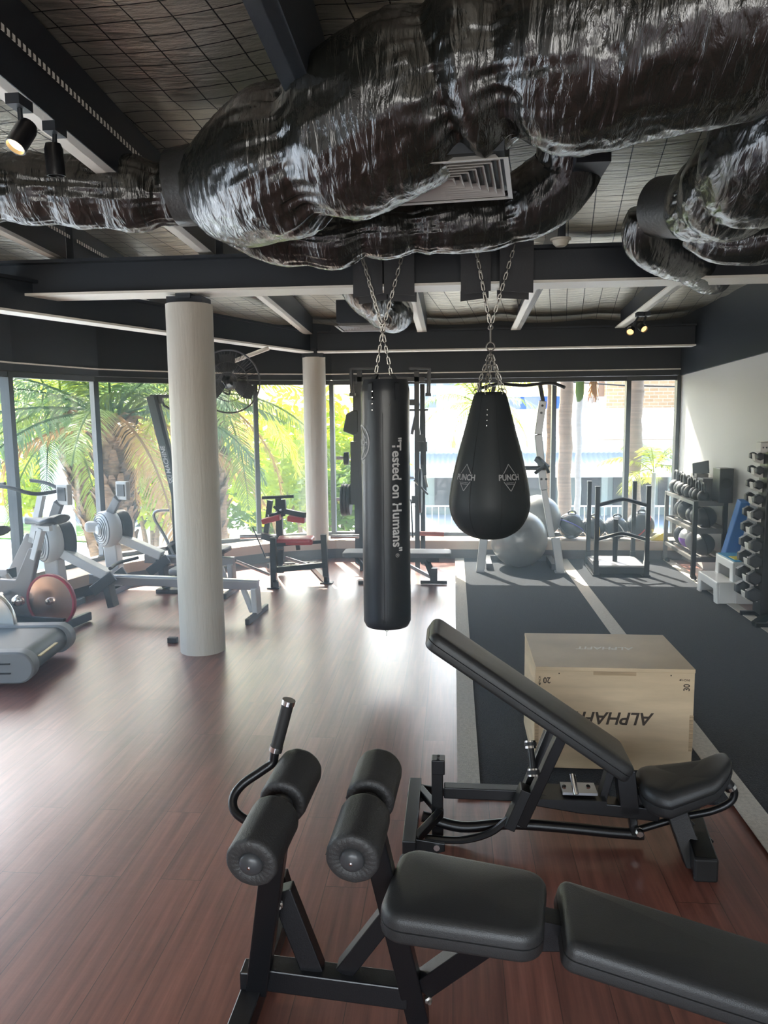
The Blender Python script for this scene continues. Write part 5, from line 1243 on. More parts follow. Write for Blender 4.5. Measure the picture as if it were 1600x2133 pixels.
# ------------------------------------------------------------------ spin bikes
copper = mat('brushed copper flywheel disc', (.72, .5, .4), .22, .95); 
def brushed(m):
    b = bsdf(m); b.inputs['Anisotropic'].default_value = .85
    tg = nd(m, 'ShaderNodeTangent'); tg.direction_type = 'RADIAL'; tg.axis = 'Y'
    lk(m, tg.outputs[0], b.inputs['Tangent'])
brushed(copper)
steel_disc = mat('brushed steel flywheel disc', (.62, .6, .56), .22, .95); brushed(steel_disc)
red_rim = mat('dark red flywheel rim', (.30, .03, .05), .35)
def bike(fc, adir, r_, disc, rim, label, handle=True):
    """rear flywheel spin bike; fc flywheel centre, adir = horizontal direction towards the handlebars"""
    fc = Vector(fc); a = Vector((adir[0], adir[1], 0)).normalized(); s_ = Vector((a.y, -a.x, 0)); s_ = s_ if s_.y < 0 else -s_; q = Vector((0, 0, 1)); g0 = Vector((fc.x, fc.y, 0))
    t = thing('spin_bike', label, 'exercise bike', tuple(g0))
    P = lambda f_, z, o=0: g0 + a * f_ + q * z + s_ * o
    fw_ = MB().rev([(0, -.012), (r_ * .93, -.010), (r_ * .93, .010), (0, .012)], fc, s_, 64).build('flywheel', disc, t, smooth=30)
    MB().rev([(r_ * .92, -.016), (r_ * .99, -.018), (r_, -.01), (r_, .01), (r_ * .99, .018), (r_ * .92, .016), (r_ * .92, -.016)], fc, s_, 64).build('rim', rim, fw_, smooth=60)
    for sd_ in (1, -1): MB().rev([(0, .05), (.022, .046), (.03, .03), (.03, .0), (0, 0)], fc, s_ * sd_, 24).build('hub', chrome, fw_, smooth=40)
    MB().bar(P(-.12, .045, -.30), P(-.12, .045, .30), .07, .05).build('rear_stabiliser', black_steel, t, smooth=0, bevel=.01)
    MB().bar(P(.85, .045, -.28), P(.85, .045, .28), .07, .05).build('front_stabiliser', black_steel, t, smooth=0, bevel=.01)
    MB().bar(P(-.12, .07), P(.85, .07), .07, .05).build('spine', black_steel, t, smooth=0, bevel=.006)
    body = MB().poly3([P(.14, .06, -.05), P(.62, .06, -.05), P(.66, .30, -.05), P(.78, .66, -.05), P(.70, .70, -.05), P(.50, .38, -.05), P(.34, .38, -.05), P(.20, .64, -.05), P(.11, .62, -.05), P(.2, .34, -.05)], s_ * .05)
    body.build('frame', mat('brown grey frame', (.16, .14, .13), .4), t, smooth=0, bevel=.01)
    MB().bar(P(.17, .55, -.05), P(.08, .80, -.05), .045, .06, side=a).build('seat_post', row_w, t, smooth=0, bevel=.005)
    MB().bar(P(.0, .80, -.05), P(.16, .80, -.05), .04, .04).build('seat_slider', row_w, t, smooth=0)
    sd2 = [(-.16, .11), (-.12, .135), (-.04, .12), (.02, .07), (.12, .035), (.16, .02)]
    m = MB(); n = 16
    for f_, hw in sd2:
        for k in range(n):
            an = 2 * PI * k / n; m.v.append(P(.06 + f_, .855 + math.sin(an) * .035 * (1.0 if f_ < 0 else .8) + (.02 if f_ < -.1 else 0), -.05 + math.cos(an) * hw))
    m.f = [(i * n + k, i * n + (k + 1) % n, (i + 1) * n + (k + 1) % n, (i + 1) * n + k) for i in range(len(sd2) - 1) for k in range(n)] + [tuple(range(n)), tuple(range(n * (len(sd2) - 1), n * len(sd2)))]
    m.build('saddle', leather, t, smooth=70)
    MB().bar(P(.74, .62, -.05), P(.86, 1.02, -.05), .05, .05, side=a).build('handlebar_post', row_w, t, smooth=0)
    MB().tube(spline([P(.58, 1.12, .18), P(.74, 1.10, .17), P(.90, 1.05, .12), P(.92, 1.04, -.05), P(.90, 1.05, -.22), P(.74, 1.10, -.27), P(.58, 1.12, -.28)], 5), .016, 10).build('handlebar', rubber, t)
    MB().tube([P(.40, .28, -.10), P(.40, .28, .06)], .02, 12).bar(P(.40, .28, .06), P(.30, .16, .06), .03, .015).bar(P(.40, .28, -.13), P(.50, .40, -.13), .03, .015).build('crank', chrome, t)
    MB().bar(P(.30, .16, .07), P(.30, .16, .16), .08, .02).bar(P(.50, .40, -.14), P(.50, .40, -.23), .08, .02).build('pedal', rubber, t, smooth=0)
    MB().rev([(0, .06), (.03, .055), (.045, .03), (.05, 0), (.03, -.02), (0, -.02)], P(.25, .24, .05), s_, 24).build('belt_cover', chrome, t, smooth=60)
    return t
fc1 = PY(107, 1252, 5.62); ad1 = Vector((-.99, .15, 0))
bike((fc1.x, fc1.y, .235), ad1, .215, copper, red_rim, 'spin bike with copper flywheel and red rim at the left')
fc2 = PY(-22, 1296, 5.0)
bike((fc2.x, fc2.y, .235), ad1, .215, steel_disc, steel_disc, 'spin bike with plain steel flywheel cut by the left edge')
hb_ = PY(92, 1000, 6.0); ad3 = Vector((.99, -.15, 0)); fc3 = hb_ - ad3 * .93
bike((fc3.x, fc3.y, .235), ad3, .215, steel_disc, steel_disc, 'spin bike whose dark handlebar reaches in above the saddle at the left edge')
# treadmill
TM = thing('treadmill', 'dark grey treadmill end poking in at the lower left edge', 'treadmill', (-3.1, 4.1, 0))
pe = PZ(70, 1395, .12)
ta = Vector((-1, -.12, 0)).normalized(); ts = Vector((-ta.y, ta.x, 0)) * -1
TP = lambda f_, o, z: Vector((pe.x, pe.y, 0)) + ta * f_ + ts * o + Vector((0, 0, z))
def tm_body(o0, o1, r_, f0, f1, zc_):
    m = MB(); n = 20; sec = []
    for k in range(n + 1):
        an = -PI / 2 + PI * k / n; sec.append((-math.cos(an) * r_ + r_ + f0, zc_ + math.sin(an) * r_))
    sec = [(f1, zc_ - r_)] + sec + [(f1, zc_ + r_)]
    m.poly3([TP(f_, (o0 + o1) / 2, z) for f_, z in sec], ts * (o1 - o0)); return m
tm_body(0, .10, .10, 0, 1.25, .13).build('side_rail', grey_rubber, TM, smooth=30, bevel=.012)
tm_body(.10, .62, .085, .03, 1.25, .13).build('belt', mat('treadmill belt', (.05, .055, .06), .5), TM, smooth=30)
tm_body(.62, .72, .10, 0, 1.25, .13).build('side_rail', grey_rubber, TM, smooth=30, bevel=.012)
m = MB(); 
for z in (.10, .16): m.bar(TP(.14, -.004, z), TP(1.2, -.004, z), .008, .012, side=(0, 0, 1))
m.build('rail_groove', rubber, TM, smooth=0)
MB().bar(TP(.012, .12, .17), TP(.012, .40, .17), .006, .02, side=(0, 0, 1)).build('yellow_mark', mat('faded gold label', (.5, .38, .15), .5), TM, smooth=0)

# ------------------------------------------------------------------ wall fan
fcn = PY(476, 795, 7.35)
WF = thing('wall_fan', 'large black caged fan hung from the ceiling behind the thick column', 'fan', tuple(fcn))
ax = Vector((.18, -1, -.05)).normalized(); Rf = .30
wire = mat('dark grey fan wire', (.10, .10, .11), .45)
fx, fy, fz = frame(ax)
m = MB(); m.torus(fcn, Rf, .008, ax, n=64, m=8); m.torus(fcn + ax * .05, Rf * .62, .003, ax, n=48, m=5); m.torus(fcn + ax * .07, Rf * .3, .004, ax, n=32, m=5)
m.torus(fcn - ax * .05, Rf * .62, .003, ax, n=48, m=5)
for k in range(64):
    an = 2 * PI * k / 64; d = fx * math.cos(an) + fy * math.sin(an)
    m.tube([fcn + d * Rf, fcn + d * Rf * .7 + ax * .05, fcn + d * .06 + ax * .075], .0016, 4, caps=False)
    if k % 2: m.tube([fcn + d * Rf, fcn + d * Rf * .7 - ax * .06, fcn + d * .07 - ax * .10], .0016, 4, caps=False)
m.build('cage', wire, WF, smooth=60)
bl = MB()
for k in range(3):
    an = 2 * PI * k / 3 + 2.2; d = fx * math.cos(an) + fy * math.sin(an); e2 = fx * -math.sin(an) + fy * math.cos(an)
    out = []
    for t_, hw, tw in ((.05, .03, .02), (.12, .07, .03), (.2, .09, .025), (.26, .07, .015)):
        out.append((fcn + d * t_ - e2 * hw - ax * tw, fcn + d * t_ + e2 * hw * .7 + ax * tw))
    for i in range(3): 
        a_, b_ = out[i]; c_, d2 = out[i + 1]; bl.add([a_, b_, d2, c_] + [p + ax * .004 for p in (a_, b_, d2, c_)], [(0, 1, 2, 3), (7, 6, 5, 4), (0, 4, 5, 1), (1, 5, 6, 2), (2, 6, 7, 3), (3, 7, 4, 0)])
bl.build('blade', dark_plastic, WF)
MB().rev([(0, -.22), (.05, -.21), (.075, -.17), (.08, -.08), (.05, -.04), (.045, .03), (.02, .08), (0, .085)], fcn, ax, 28).build('motor', black_steel, WF)
MB().tube([fcn - ax * .15, fcn - ax * .18 + Vector((.0, .1, .2)), PY(560, 725, 7.7)], .022, 10).build('bracket_arm', flange, WF)
MB().tube(spline([fcn - ax * .2 + Vector((0, 0, -.05)), fcn + Vector((-.05, .15, -.12)), fcn + Vector((-.12, .1, -.06))], 5), .008, 6).build('cord', rubber, WF)
# ------------------------------------------------------------------ outside
GZ = -3.2
g_ = MB().add([(-120, 9.6, GZ), (120, 9.6, GZ), (120, 160, GZ), (-120, 160, GZ), (-120, -20, GZ), (-4.6, -20, GZ), (-4.6, 9.6, GZ)], [(0, 1, 2, 3), (0, 6, 5, 4)])
struct(g_.build('ground', asphalt, smooth=0))['label'] = 'sunlit concrete outside the windows'
rngp = random.Random(3)
def frond(base, az, el, L, droop, leafL, n, m, lf=None, twist=0, vdrop=.5):
    """one pinnate frond"""
    d0 = Vector((math.cos(az) * math.cos(el), math.sin(az) * math.cos(el), math.sin(el)))
    pts = []; p = Vector(base); e_ = el; st = 14
    for i in range(st + 1):
        pts.append(p.copy()); e_ = el - droop * (i / st) ** 1.3
        p = p + Vector((math.cos(az) * math.cos(e_), math.sin(az) * math.cos(e_), math.sin(e_))) * (L / st)
    m.tube(pts, [.022 * L / 3 * (1 - .8 * i / st) + .003 for i in range(st + 1)], 5)
    side0 = Vector((-math.sin(az), math.cos(az), 0))
    for i in range(n):
        t = .12 + .88 * i / (n - 1); f_ = t * st; j = min(int(f_), st - 1); c = pts[j].lerp(pts[j + 1], f_ - j); tan = (pts[j + 1] - pts[j]).normalized()
        upv = side0.cross(tan).normalized() * -1
        if upv.z < 0: upv = -upv
        ll = leafL * (math.sin(PI * min(t * .95 + .06, 1)) ** .5) * rngp.uniform(.8, 1.1)
        for s_ in (-1, 1):
            dr = (side0 * s_ * 1.0 + tan * rngp.uniform(.5, .8) + upv * rngp.uniform(.1, .45) - Vector((0, 0, 1)) * vdrop * rngp.uniform(.6, 1.2)).normalized()
            wv = tan * (.012 * L / 3 + .006)
            mid = c + dr * ll * .5; tip = c + dr * ll - Vector((0, 0, ll * .18 * (1 + vdrop)))
            b0 = len(m.v); m.v += [c - wv * .5, c + wv * .5, mid + wv, mid - wv, tip]; m.f += [(b0, b0 + 1, b0 + 2, b0 + 3), (b0 + 3, b0 + 2, b0 + 4)]
def palm(x, y, ztop, tr0, tr1, label, nf, L, leafL, mats, els=(-30, 70), dr=(60, 110), bk=bark, lean=(0, 0), scales=True, nleaf=60, azr=(0, 360), seed=1, grp=None, vdrop=.5):
    rngp.seed(seed)
    t = thing('palm_tree', label, 'palm tree', (x + lean[0], y + lean[1], GZ), grp)
    top = Vector((x, y, ztop)); bot = Vector((x + lean[0], y + lean[1], GZ))
    m = MB(); pts = [bot.lerp(top, k / 40) + Vector((0, 0, 0)) for k in range(41)]
    m.tube(pts, [(tr0 + (tr1 - tr0) * k / 40) * (1 + (.03 if k % 2 else -.02)) for k in range(41)], 20)
    if scales:
        for k in range(150):
            h = rngp.uniform(0, 1) ** .6; c = bot.lerp(top, .45 + .55 * h); an = rngp.uniform(0, 2 * PI); r_ = tr1 * (1 + .35 * h)
            o = Vector((math.cos(an), math.sin(an), 0)); tv = Vector((-o.y, o.x, 0))
            c = c + o * r_ * .85; ww = tr1 * .32
            m.add([c - tv * ww, c + tv * ww, c + o * .14 + Vector((0, 0, .13)) + tv * ww * .4, c + o * .14 + Vector((0, 0, .13)) - tv * ww * .4, c - tv * ww - Vector((0, 0, .1)), c + tv * ww - Vector((0, 0, .1))], [(0, 1, 2, 3), (4, 5, 1, 0), (3, 2, 5, 4)])
    m.build('trunk', bk, t, smooth=40, fix=False)
    for k in range(nf):
        az = R(azr[0]) + (R(azr[1]) - R(azr[0])) * (k * .618 % 1.0) + rngp.uniform(-.1, .1); f_ = k / max(nf - 1, 1)
        el = R(els[0] + (els[1] - els[0]) * f_ + rngp.uniform(-8, 8)); m = MB()
        frond(top + Vector((math.cos(az) * tr1 * .7, math.sin(az) * tr1 * .7, rngp.uniform(-.1, .15))), az, el, L * rngp.uniform(.85, 1.1), R(rngp.uniform(*dr)), leafL, nleaf, m, vdrop=vdrop)
        mi = mats[0] if f_ < .10 else (mats[1] if rngp.random() < .55 else mats[2])
        m.build('frond', mi, t, smooth=0, fix=False)
    return t
def at(px, py, y): return PY(px, py, y)
c_ = at(232, 868, 12.5); palm(c_.x, c_.y, c_.z, .30, .27, 'stout date palm with arching fronds outside the left windows', 34, 3.3, .5, (leaf_dry, leaf_green, leaf_dark), els=(-18, 78), dr=(50, 90), nleaf=80, seed=4)
c_ = at(128, 862, 14.5); palm(c_.x, c_.y, c_.z, .17, .17, 'leaning date palm behind the stout one at far left', 26, 2.9, .45, (leaf_dry, leaf_green, leaf_dark), els=(-30, 70), dr=(55, 90), lean=(.9, .3), nleaf=70, seed=8)
c_ = at(545, 880, 13.5); palm(c_.x - .9, c_.y, c_.z + .5, .2, .2, 'yellow green palm between the two cream columns', 22, 2.6, .5, (leaf_dry, leaf_green, leaf_yellow), els=(-30, 50), dr=(60, 100), seed=12)
c_ = at(660, 700, 14.5); palm(c_.x, c_.y, c_.z + 1.2, .12, .10, 'queen palm with hanging fronds behind the slim column', 13, 3.0, .7, (leaf_yellow, leaf_green, leaf_yellow), els=(0, 60), dr=(100, 150), bk=bark_grey, scales=False, nleaf=60, seed=15, vdrop=1.3)
c_ = at(1003, 850, 17); palm(c_.x, c_.y, c_.z + .1, .12, .10, 'sunlit yellow green palm seen left of the pear bag', 18, 1.5, .42, (leaf_yellow, leaf_yellow, leaf_green), els=(-20, 75), dr=(60, 110), bk=bark_grey, scales=False, nleaf=44, seed=19)
c_ = at(1362, 985, 11.5); palm(c_.x, c_.y, c_.z, .045, .03, 'small bright palm outside beside the storage rack', 9, .85, .26, (leaf_yellow, leaf_yellow, leaf_green), els=(-10, 75), dr=(60, 120), bk=bark_grey, scales=False, nleaf=34, seed=23)
def bare(px_, y, r_, label, bk, shaft=False):
    c = at(px_, 950, y); t = thing('palm_tree', label, 'palm tree', (c.x, y, GZ)); m = MB(); n = 70
    pts = [Vector((c.x + .01 * math.sin(k), y, GZ + (9.2) * k / n)) for k in range(n + 1)]
    m.tube(pts, [r_ * (1.05 if k % 2 else .97) * (1.12 - .2 * k / n) for k in range(n + 1)], 18); m.build('trunk', bk, t, smooth=60)
    if shaft:
        z = at(px_, 806, y).z; MB().tube([(c.x, y, z - .25), (c.x, y, z - .1), (c.x, y, z + .9)], [r_ * 1.0, r_ * 1.5, r_ * 1.3], 14).build('crown_shaft', leaf_green, t)
        sd_ = MB(); rngp.seed(5)
        for k in range(60):
            a = rngp.uniform(-1.2, 1.2); p = Vector((c.x + r_, y, z + .15)); sd_.tube([p, p + Vector((.12 + .1 * rngp.random(), .1 * math.sin(a), .02)), p + Vector((.1 + .16 * rngp.random(), .12 * math.sin(a), -.35 * rngp.random() - .08))], .006, 4)
        sd_.build('seed_cluster', leaf_dry, t)
    rngp.seed(int(px_)); 
    for k in range(9):
        m = MB(); frond(Vector((c.x, y, GZ + 9.1)), 2 * PI * k * .618, R(rngp.uniform(10, 70)), 1.8, R(rngp.uniform(70, 110)), .45, 30, m, vdrop=.8); m.build('frond', leaf_green, t, smooth=0, fix=False)
bare(1177, 11.6, .095, 'palm with thick pinkish ringed trunk outside right of the dip station', bark_pale)
bare(1205, 13.5, .048, 'slender grey palm trunk just right of the pinkish one', bark_grey, True)
bare(1319, 11.6, .115, 'brown palm trunk behind the window frame right of the sled', bark_pale)
bare(1146, 14.5, .07, 'thin brown palm trunk seen just left of the dip station window frame', bark)

def bush(px_, py_, y, rx, rz, label, mat_, n=900, seed=1, ls=.1, trunk=True):
    c = at(px_, py_, y); rr = random.Random(seed); t = thing('leafy_bush', label, 'bush', (c.x, y, GZ))
    m = MB()
    for k in range(n):
        u = Vector((rr.gauss(0, 1), rr.gauss(0, 1), rr.gauss(0, 1))).normalized() * (rr.random() ** .35); lump = 1 + .25 * noise.noise(u * 2.5 + Vector((seed, 0, 0)))
        p = c + Vector((u.x * rx, u.y * rx * .7, u.z * rz)) * lump
        a = Vector((rr.gauss(0, 1), rr.gauss(0, 1), rr.gauss(0, .6))).normalized(); b_ = a.cross(Vector((rr.gauss(0, 1), rr.gauss(0, 1), 1))).normalized(); s_ = ls * rr.uniform(.6, 1.4)
        m.add([p - a * s_, p + b_ * s_ * .45, p + a * s_, p - b_ * s_ * .45], [(0, 1, 2, 3)])
    m.build('foliage', mat_, t, smooth=0, fix=False)['kind'] = 'stuff'
    if trunk:
        mm_ = MB()
        for k in range(4): mm_.tube([(c.x + .1 * math.sin(k * 2), y + .1 * math.cos(k * 2), GZ), (c.x + .3 * math.sin(k * 2), y + .3 * math.cos(k * 2), (GZ + c.z) / 2), (c.x + rx * .5 * math.sin(k * 2), y + .3 * math.cos(k * 2), c.z)], [.09, .07, .03], 7)
        mm_.build('stems', bark, t)
leaf_bush = leafmat('bright bush leaf', (.25, .32, .03), (.75, .85, .05))  # yellow tint carries the overexposed sun in the leaf colour
leaf_bush2 = leafmat('green bush leaf', (.12, .2, .04), (.35, .5, .06))
bush(310, 985, 24, 1.6, 1.7, 'sunlit yellow green bush beyond the ski machine', leaf_bush, 2600, 2, .17)
bush(100, 1010, 26, 2.3, 1.0, 'bright green bush low behind the left rowers', leaf_bush, 2400, 3, .18)
bush(640, 960, 22, 2.6, 2.0, 'yellow green hedge seen between the slim column and the rack', leaf_bush, 4200, 4, .17)
bush(560, 1020, 26, 3.2, 1.6, 'green hedge seen past the red press machine', leaf_bush2, 3200, 5, .19)
bush(720, 1040, 20, 1.4, 1.0, 'low green shrub behind the cable rack', leaf_bush2, 1600, 6, .14)
bush(455, 960, 30, 2.6, 1.6, 'dark green bush just right of the thick column', leaf_bush2, 2400, 7, .2)
bush(250, 900, 40, 7, 4.5, 'broad shady tree crown far behind the date palms', leaf_bush2, 5200, 8, .35)
bush(1180, 1085, 16, .25, .22, 'small green sprig under the pinkish palm trunk', leaf_bush, 160, 9, .1, False)
# grass verge with parking sign
vg = MB(); slab(vg, [(-22, 30), (-8, 27.5), (-8, 31), (-22, 34)], GZ, GZ + .06)
tag(vg.build('grass_verge', mat('green grass', (.14, .25, .05), .9, var=.3, vscale=3), origin=(-15, 30, GZ), smooth=0), 'strip of green grass across the street under the bushes', 'grass')
sg = at(292, 1058, 27.0); SGN = thing('street_sign', 'small blue sign board with white lines near the ski machine', 'sign', (sg.x, sg.y, GZ))
MB().box(sg, (.75, .05, 1.0)).build('board', mat('blue sign board', (.03, .10, .45), .4), SGN, smooth=0)
MB().bar((sg.x, sg.y + .05, GZ), (sg.x, sg.y + .05, sg.z), .06, .06).build('post', silver, SGN, smooth=0)
lettering('PARKING', .16, lambda x, y: Vector((sg.x + x * .8, sg.y - .028, sg.z + .02 + y)), print_white, SGN, bold=.01)
lettering('DIRECT', .16, lambda x, y: Vector((sg.x + x * .8, sg.y - .028, sg.z - .22 + y)), print_white, SGN, bold=.01)
MB().box((sg.x, sg.y - .028, sg.z - .4), (.4, .004, .04)).build('underline', print_white, SGN, smooth=0)
# tree stump-like small trunk
p = at(325, 1045, 29); tag(MB().tube([(p.x, p.y, GZ), (p.x + .2, p.y, GZ + .8), (p.x - .3, p.y, GZ + 2.2)], [.35, .28, .2], 12).build('tree_trunk', bark, origin=(p.x, p.y, GZ)), 'bare brown tree trunk across the street by the blue sign', 'tree trunk')
# parked car
def car(x, y, rz, col, label):
    t = thing('parked_car', label, 'car', (x, y, GZ)); M = Matrix.Translation((x, y, GZ)) @ Matrix.Rotation(rz, 4, 'Z')
    side = [(-2.1, .35), (-2.15, .75), (-1.7, .95), (-.9, 1.05), (-.45, 1.42), (.7, 1.45), (1.35, 1.05), (2.05, .95), (2.15, .5), (2.1, .3)]
    m = MB(); lay = [(-.86, .9), (-.80, 1.0), (.80, 1.0), (.86, .9)]; n = len(side)
    for w_, k in lay:
        for a, b_ in side: 
            tw = w_ * (1 if b_ < 1.06 else .78); m.v.append(M @ Vector((a * (.99 if k < 1 else 1), tw, .3 + (b_ - .3) * k)))
    m.f = [(i * n + k, i * n + (k + 1) % n, (i + 1) * n + (k + 1) % n, (i + 1) * n + k) for i in range(3) for k in range(n)] + [tuple(range(n)), tuple(range(3 * n, 4 * n))]
    m.build('body', mat('car paint ' + label[:5], col, .25, coat=.8), t, smooth=30)
    gm = MB()
    for s_ in (-1, 1): gm.poly3([M @ Vector((a, s_ * .80, b_)) for a, b_ in ((-.8, 1.05), (-.42, 1.35), (.62, 1.37), (1.15, 1.05))], M.to_3x3() @ Vector((0, .06, 0)))
    gm.poly3([M @ Vector(v) for v in ((-.93, -.66, 1.06), (-.93, .66, 1.06), (-.5, .58, 1.38), (-.5, -.58, 1.38))], M.to_3x3() @ Vector((.03, 0, .02)))
    gm.build('windows', mat('car glass', (.03, .04, .05), .1), t, smooth=0)
    for a in (-1.35, 1.35):
        for s_ in (-1, 1): MB().rev([(0, -.1), (.2, -.1), (.31, -.09), (.32, 0), (.31, .09), (.2, .1), (0, .1)], M @ Vector((a, s_ * .78, .32)), M.to_3x3() @ Vector((0, 1, 0)), 24).build('wheel', rubber, t)
p = PZ(330, 1148, GZ); car(p.x, p.y, R(25), (.75, .76, .78), 'white parked car outside glaring in the sun')
p = PZ(640, 1085, GZ); 
# white railings
def railing(pts, label, h=1.1):
    pts = [Vector(p) for p in pts]; mid = (pts[0] + pts[-1]) / 2; t = thing('railing', label, 'railing', tuple(mid)); m = MB(); b2 = MB()
    for a, b_ in zip(pts, pts[1:]):
        q = Vector((0, 0, 1)); m.bar(a + q * h, b_ + q * h, .05, .05).bar(a + q * .12, b_ + q * .12, .04, .04)
        n = int((b_ - a).length / .22)
        for k in range(n + 1):
            c = a.lerp(b_, k / n); (m if k % 9 == 0 else b2).tube([c + q * (0 if k % 9 == 0 else .12), c + q * h], .03 if k % 9 == 0 else .014, 6)
    m.build('frame', white_plastic, t, smooth=0); b2.build('balusters', white_plastic, t)
RY = 26; rz0 = at(1200, 1122, RY).z
a_ = at(900, 1122, RY); b_ = at(1600, 1122, RY); e_ = at(860, 1122, RY); l_ = at(690, 1150, 20)
terr = MB(); slab(terr, [(e_.x - .5, RY), (b_.x + 3, RY), (b_.x + 3, 42), (e_.x - .5, 42)], GZ, rz0)
tag(terr.build('terrace', asphalt, origin=(5, 30, GZ), smooth=0), 'pale concrete terrace in front of the white building', 'terrace')
railing([(e_.x, RY, rz0), (b_.x + 2, RY, rz0)], 'long white picket railing in front of the shed building')
railing([(l_.x, 20, l_.z - .55), (e_.x - .5, RY - .3, rz0)], 'white sloping picket railing seen left of the long bag')
rmp = MB().poly3([(l_.x - .3, 20, l_.z - .55), (e_.x - .2, RY - .2, rz0), (e_.x - .2, RY - .2, GZ), (l_.x - .3, 20, GZ)], (.3, 0, 0)); tag(rmp.build('ramp_wall', asphalt, origin=(l_.x, 22, GZ), smooth=0), 'pale low wall under the sloping railing', 'wall')
# building across
BY = 32.
white_roof = mat('white sheet roof', (.9, .9, .88), .6); cream = mat('cream fascia', (.75, .73, .66), .6); greyg = mat('grey green wall', (.36, .39, .36), .7); awning_m = mat('even grey awning', (.45, .47, .48), .5)  # awning is one even grey
BD = thing('shed_building', 'long low building with white roof across the street', 'building', (8, BY, GZ))
X0b, X1b = at(868, 950, BY).x, at(1560, 950, BY).x + 3
zg = rz0; z1 = at(1200, 978, BY).z; z2 = at(1200, 960, BY - 1.2).z; z3 = at(1200, 915, BY).z
MB().box(((X0b + X1b) / 2, BY + .4, (zg + z1) / 2), (X1b - X0b, .3, z1 - zg)).build('lower_wall', greyg, BD, smooth=0)
MB().box(((X0b + X1b) / 2, BY + .2, (z1 + z3) / 2 - .1), (X1b - X0b, .2, z3 - z1 + .1)).build('upper_wall', cream, BD, smooth=0)
zr = at(1200, 856, BY + 9).z
MB().add([(X0b - .3, BY - .3, z3), (X1b, BY - .3, z3), (X1b, BY + 9, zr), (X0b - .3, BY + 9, zr), (X0b - .3, BY - .3, z3 + .12), (X1b, BY - .3, z3 + .12), (X1b, BY + 9, zr + .12), (X0b - .3, BY + 9, zr + .12)], [(0, 1, 2, 3), (7, 6, 5, 4), (0, 4, 5, 1), (1, 5, 6, 2), (2, 6, 7, 3), (3, 7, 4, 0)]).build('roof', white_roof, BD, smooth=0)
aw = MB(); nx = 160
for k in range(nx + 1):
    x = X0b + (X1b - X0b) * k / nx; dz = .05 * (k % 2); aw.v += [Vector((x, BY + .1, z2 + .22 + dz)), Vector((x, BY - 2.2, z1 + .02 + dz))]
aw.f = [(2 * k, 2 * k + 1, 2 * k + 3, 2 * k + 2) for k in range(nx)]
aw.build('awning', awning_m, BD, smooth=0)
MB().box(((X0b + X1b) / 2, BY - 2.2, z1 - .05), (X1b - X0b, .08, .18)).build('awning_fascia', cream, BD, smooth=0)
for k, (pa, pb_) in enumerate(((905, 918), (918, 950), (1085, 1160), (1168, 1176), (1214, 1256), (1280, 1305), (1330, 1360), (1375, 1420))):
    xa_, xb_ = at(pa, 1000, BY).x, at(pb_, 1000, BY).x
    w1 = MB().box(((xa_ + xb_) / 2, BY + .22, zg + .95), (xb_ - xa_, .08, 1.3)).build('screen_panel', mat('dark lattice', (.10, .09, .09), .7), BD, smooth=0)
    MB().box(((xa_ + xb_) / 2, BY + .22, zg + 1.95), (xb_ - xa_, .06, .5)).build('window_pane', mat('window pane', (.35, .36, .3), .3), BD, smooth=0)
for px_ in (1180, 1260, 1400):
    x = at(px_, 1000, BY).x; MB().box((x, BY + .1, (zg + z1) / 2), (.25, .2, z1 - zg)).build('pier', mat('pale green pier', (.55, .6, .55), .7), BD, smooth=0)
# brick building and blue container behind
BK = thing('brick_building', 'orange brick building behind the white roof at right', 'building', (18, 46, GZ))
brick_m = mat('orange brick', (.6, .38, .2), .8); b = bsdf(brick_m); tc = nd(brick_m, 'ShaderNodeTexCoord'); bk_ = nd(brick_m, 'ShaderNodeTexBrick'); bk_.inputs['Scale'].default_value = 1; bk_.inputs['Brick Width'].default_value = .5; bk_.inputs['Row Height'].default_value = .2; bk_.inputs['Mortar Size'].default_value = .02
bk_.inputs['Color1'].default_value = (.62, .38, .2, 1); bk_.inputs['Color2'].default_value = (.52, .31, .16, 1); bk_.inputs['Mortar'].default_value = (.7, .55, .4, 1)
mp = nd(brick_m, 'ShaderNodeMapping'); mp.inputs['Rotation'].default_value = (R(90), 0, 0); lk(brick_m, tc.outputs['Object'], mp.inputs[0]); lk(brick_m, mp.outputs[0], bk_.inputs['Vector']); lk(brick_m, bk_.outputs['Color'], b.inputs['Base Color'])
xa_, xb_ = at(1264, 820, 45).x, at(1600, 820, 45).x
MB().box(((xa_ + xb_) / 2, 47, (GZ + 9) / 2), (xb_ - xa_, 4, 9 - GZ)).build('brick_wall', brick_m, BK, smooth=0)
xa2 = at(1190, 820, 48).x
MB().box(((xa2 + xa_) / 2, 48, (GZ + 2.6) / 2), (xa_ - xa2, 2, 2.6 - GZ)).build('side_wing', cream, BK, smooth=0)
rz_ = at(1230, 828, 45.5).z; MB().box(((xa2 + xa_) / 2 + .6, 45.8, rz_ + .6), (xa_ - xa2 - 1.2, .1, 1.1)).build('window_band', mat('brown window band', (.3, .2, .15), .5), BK, smooth=0)
acp = at(1230, 852, 43); AC = thing('air_conditioner', 'outdoor air conditioner unit on the white roof by the bricks', 'air conditioner', tuple(acp))
MB().box(acp, (1.5, .7, 1.3)).build('casing', white_plastic, AC, smooth=0); MB().torus(acp + Vector((0, -.36, 0)), .45, .05, (0, 1, 0)).rev([(0, .05), (.42, .02), (.42, 0)], acp + Vector((0, -.36, 0)), (0, -1, 0), 24).build('fan_grille', grey_plastic, AC)
MB().bar(acp + Vector((-.5, 0, -.65)), acp + Vector((-.5, 0, -2)), .1, .1).bar(acp + Vector((.5, 0, -.65)), acp + Vector((.5, 0, -2)), .1, .1).build('stand', silver, AC, smooth=0)
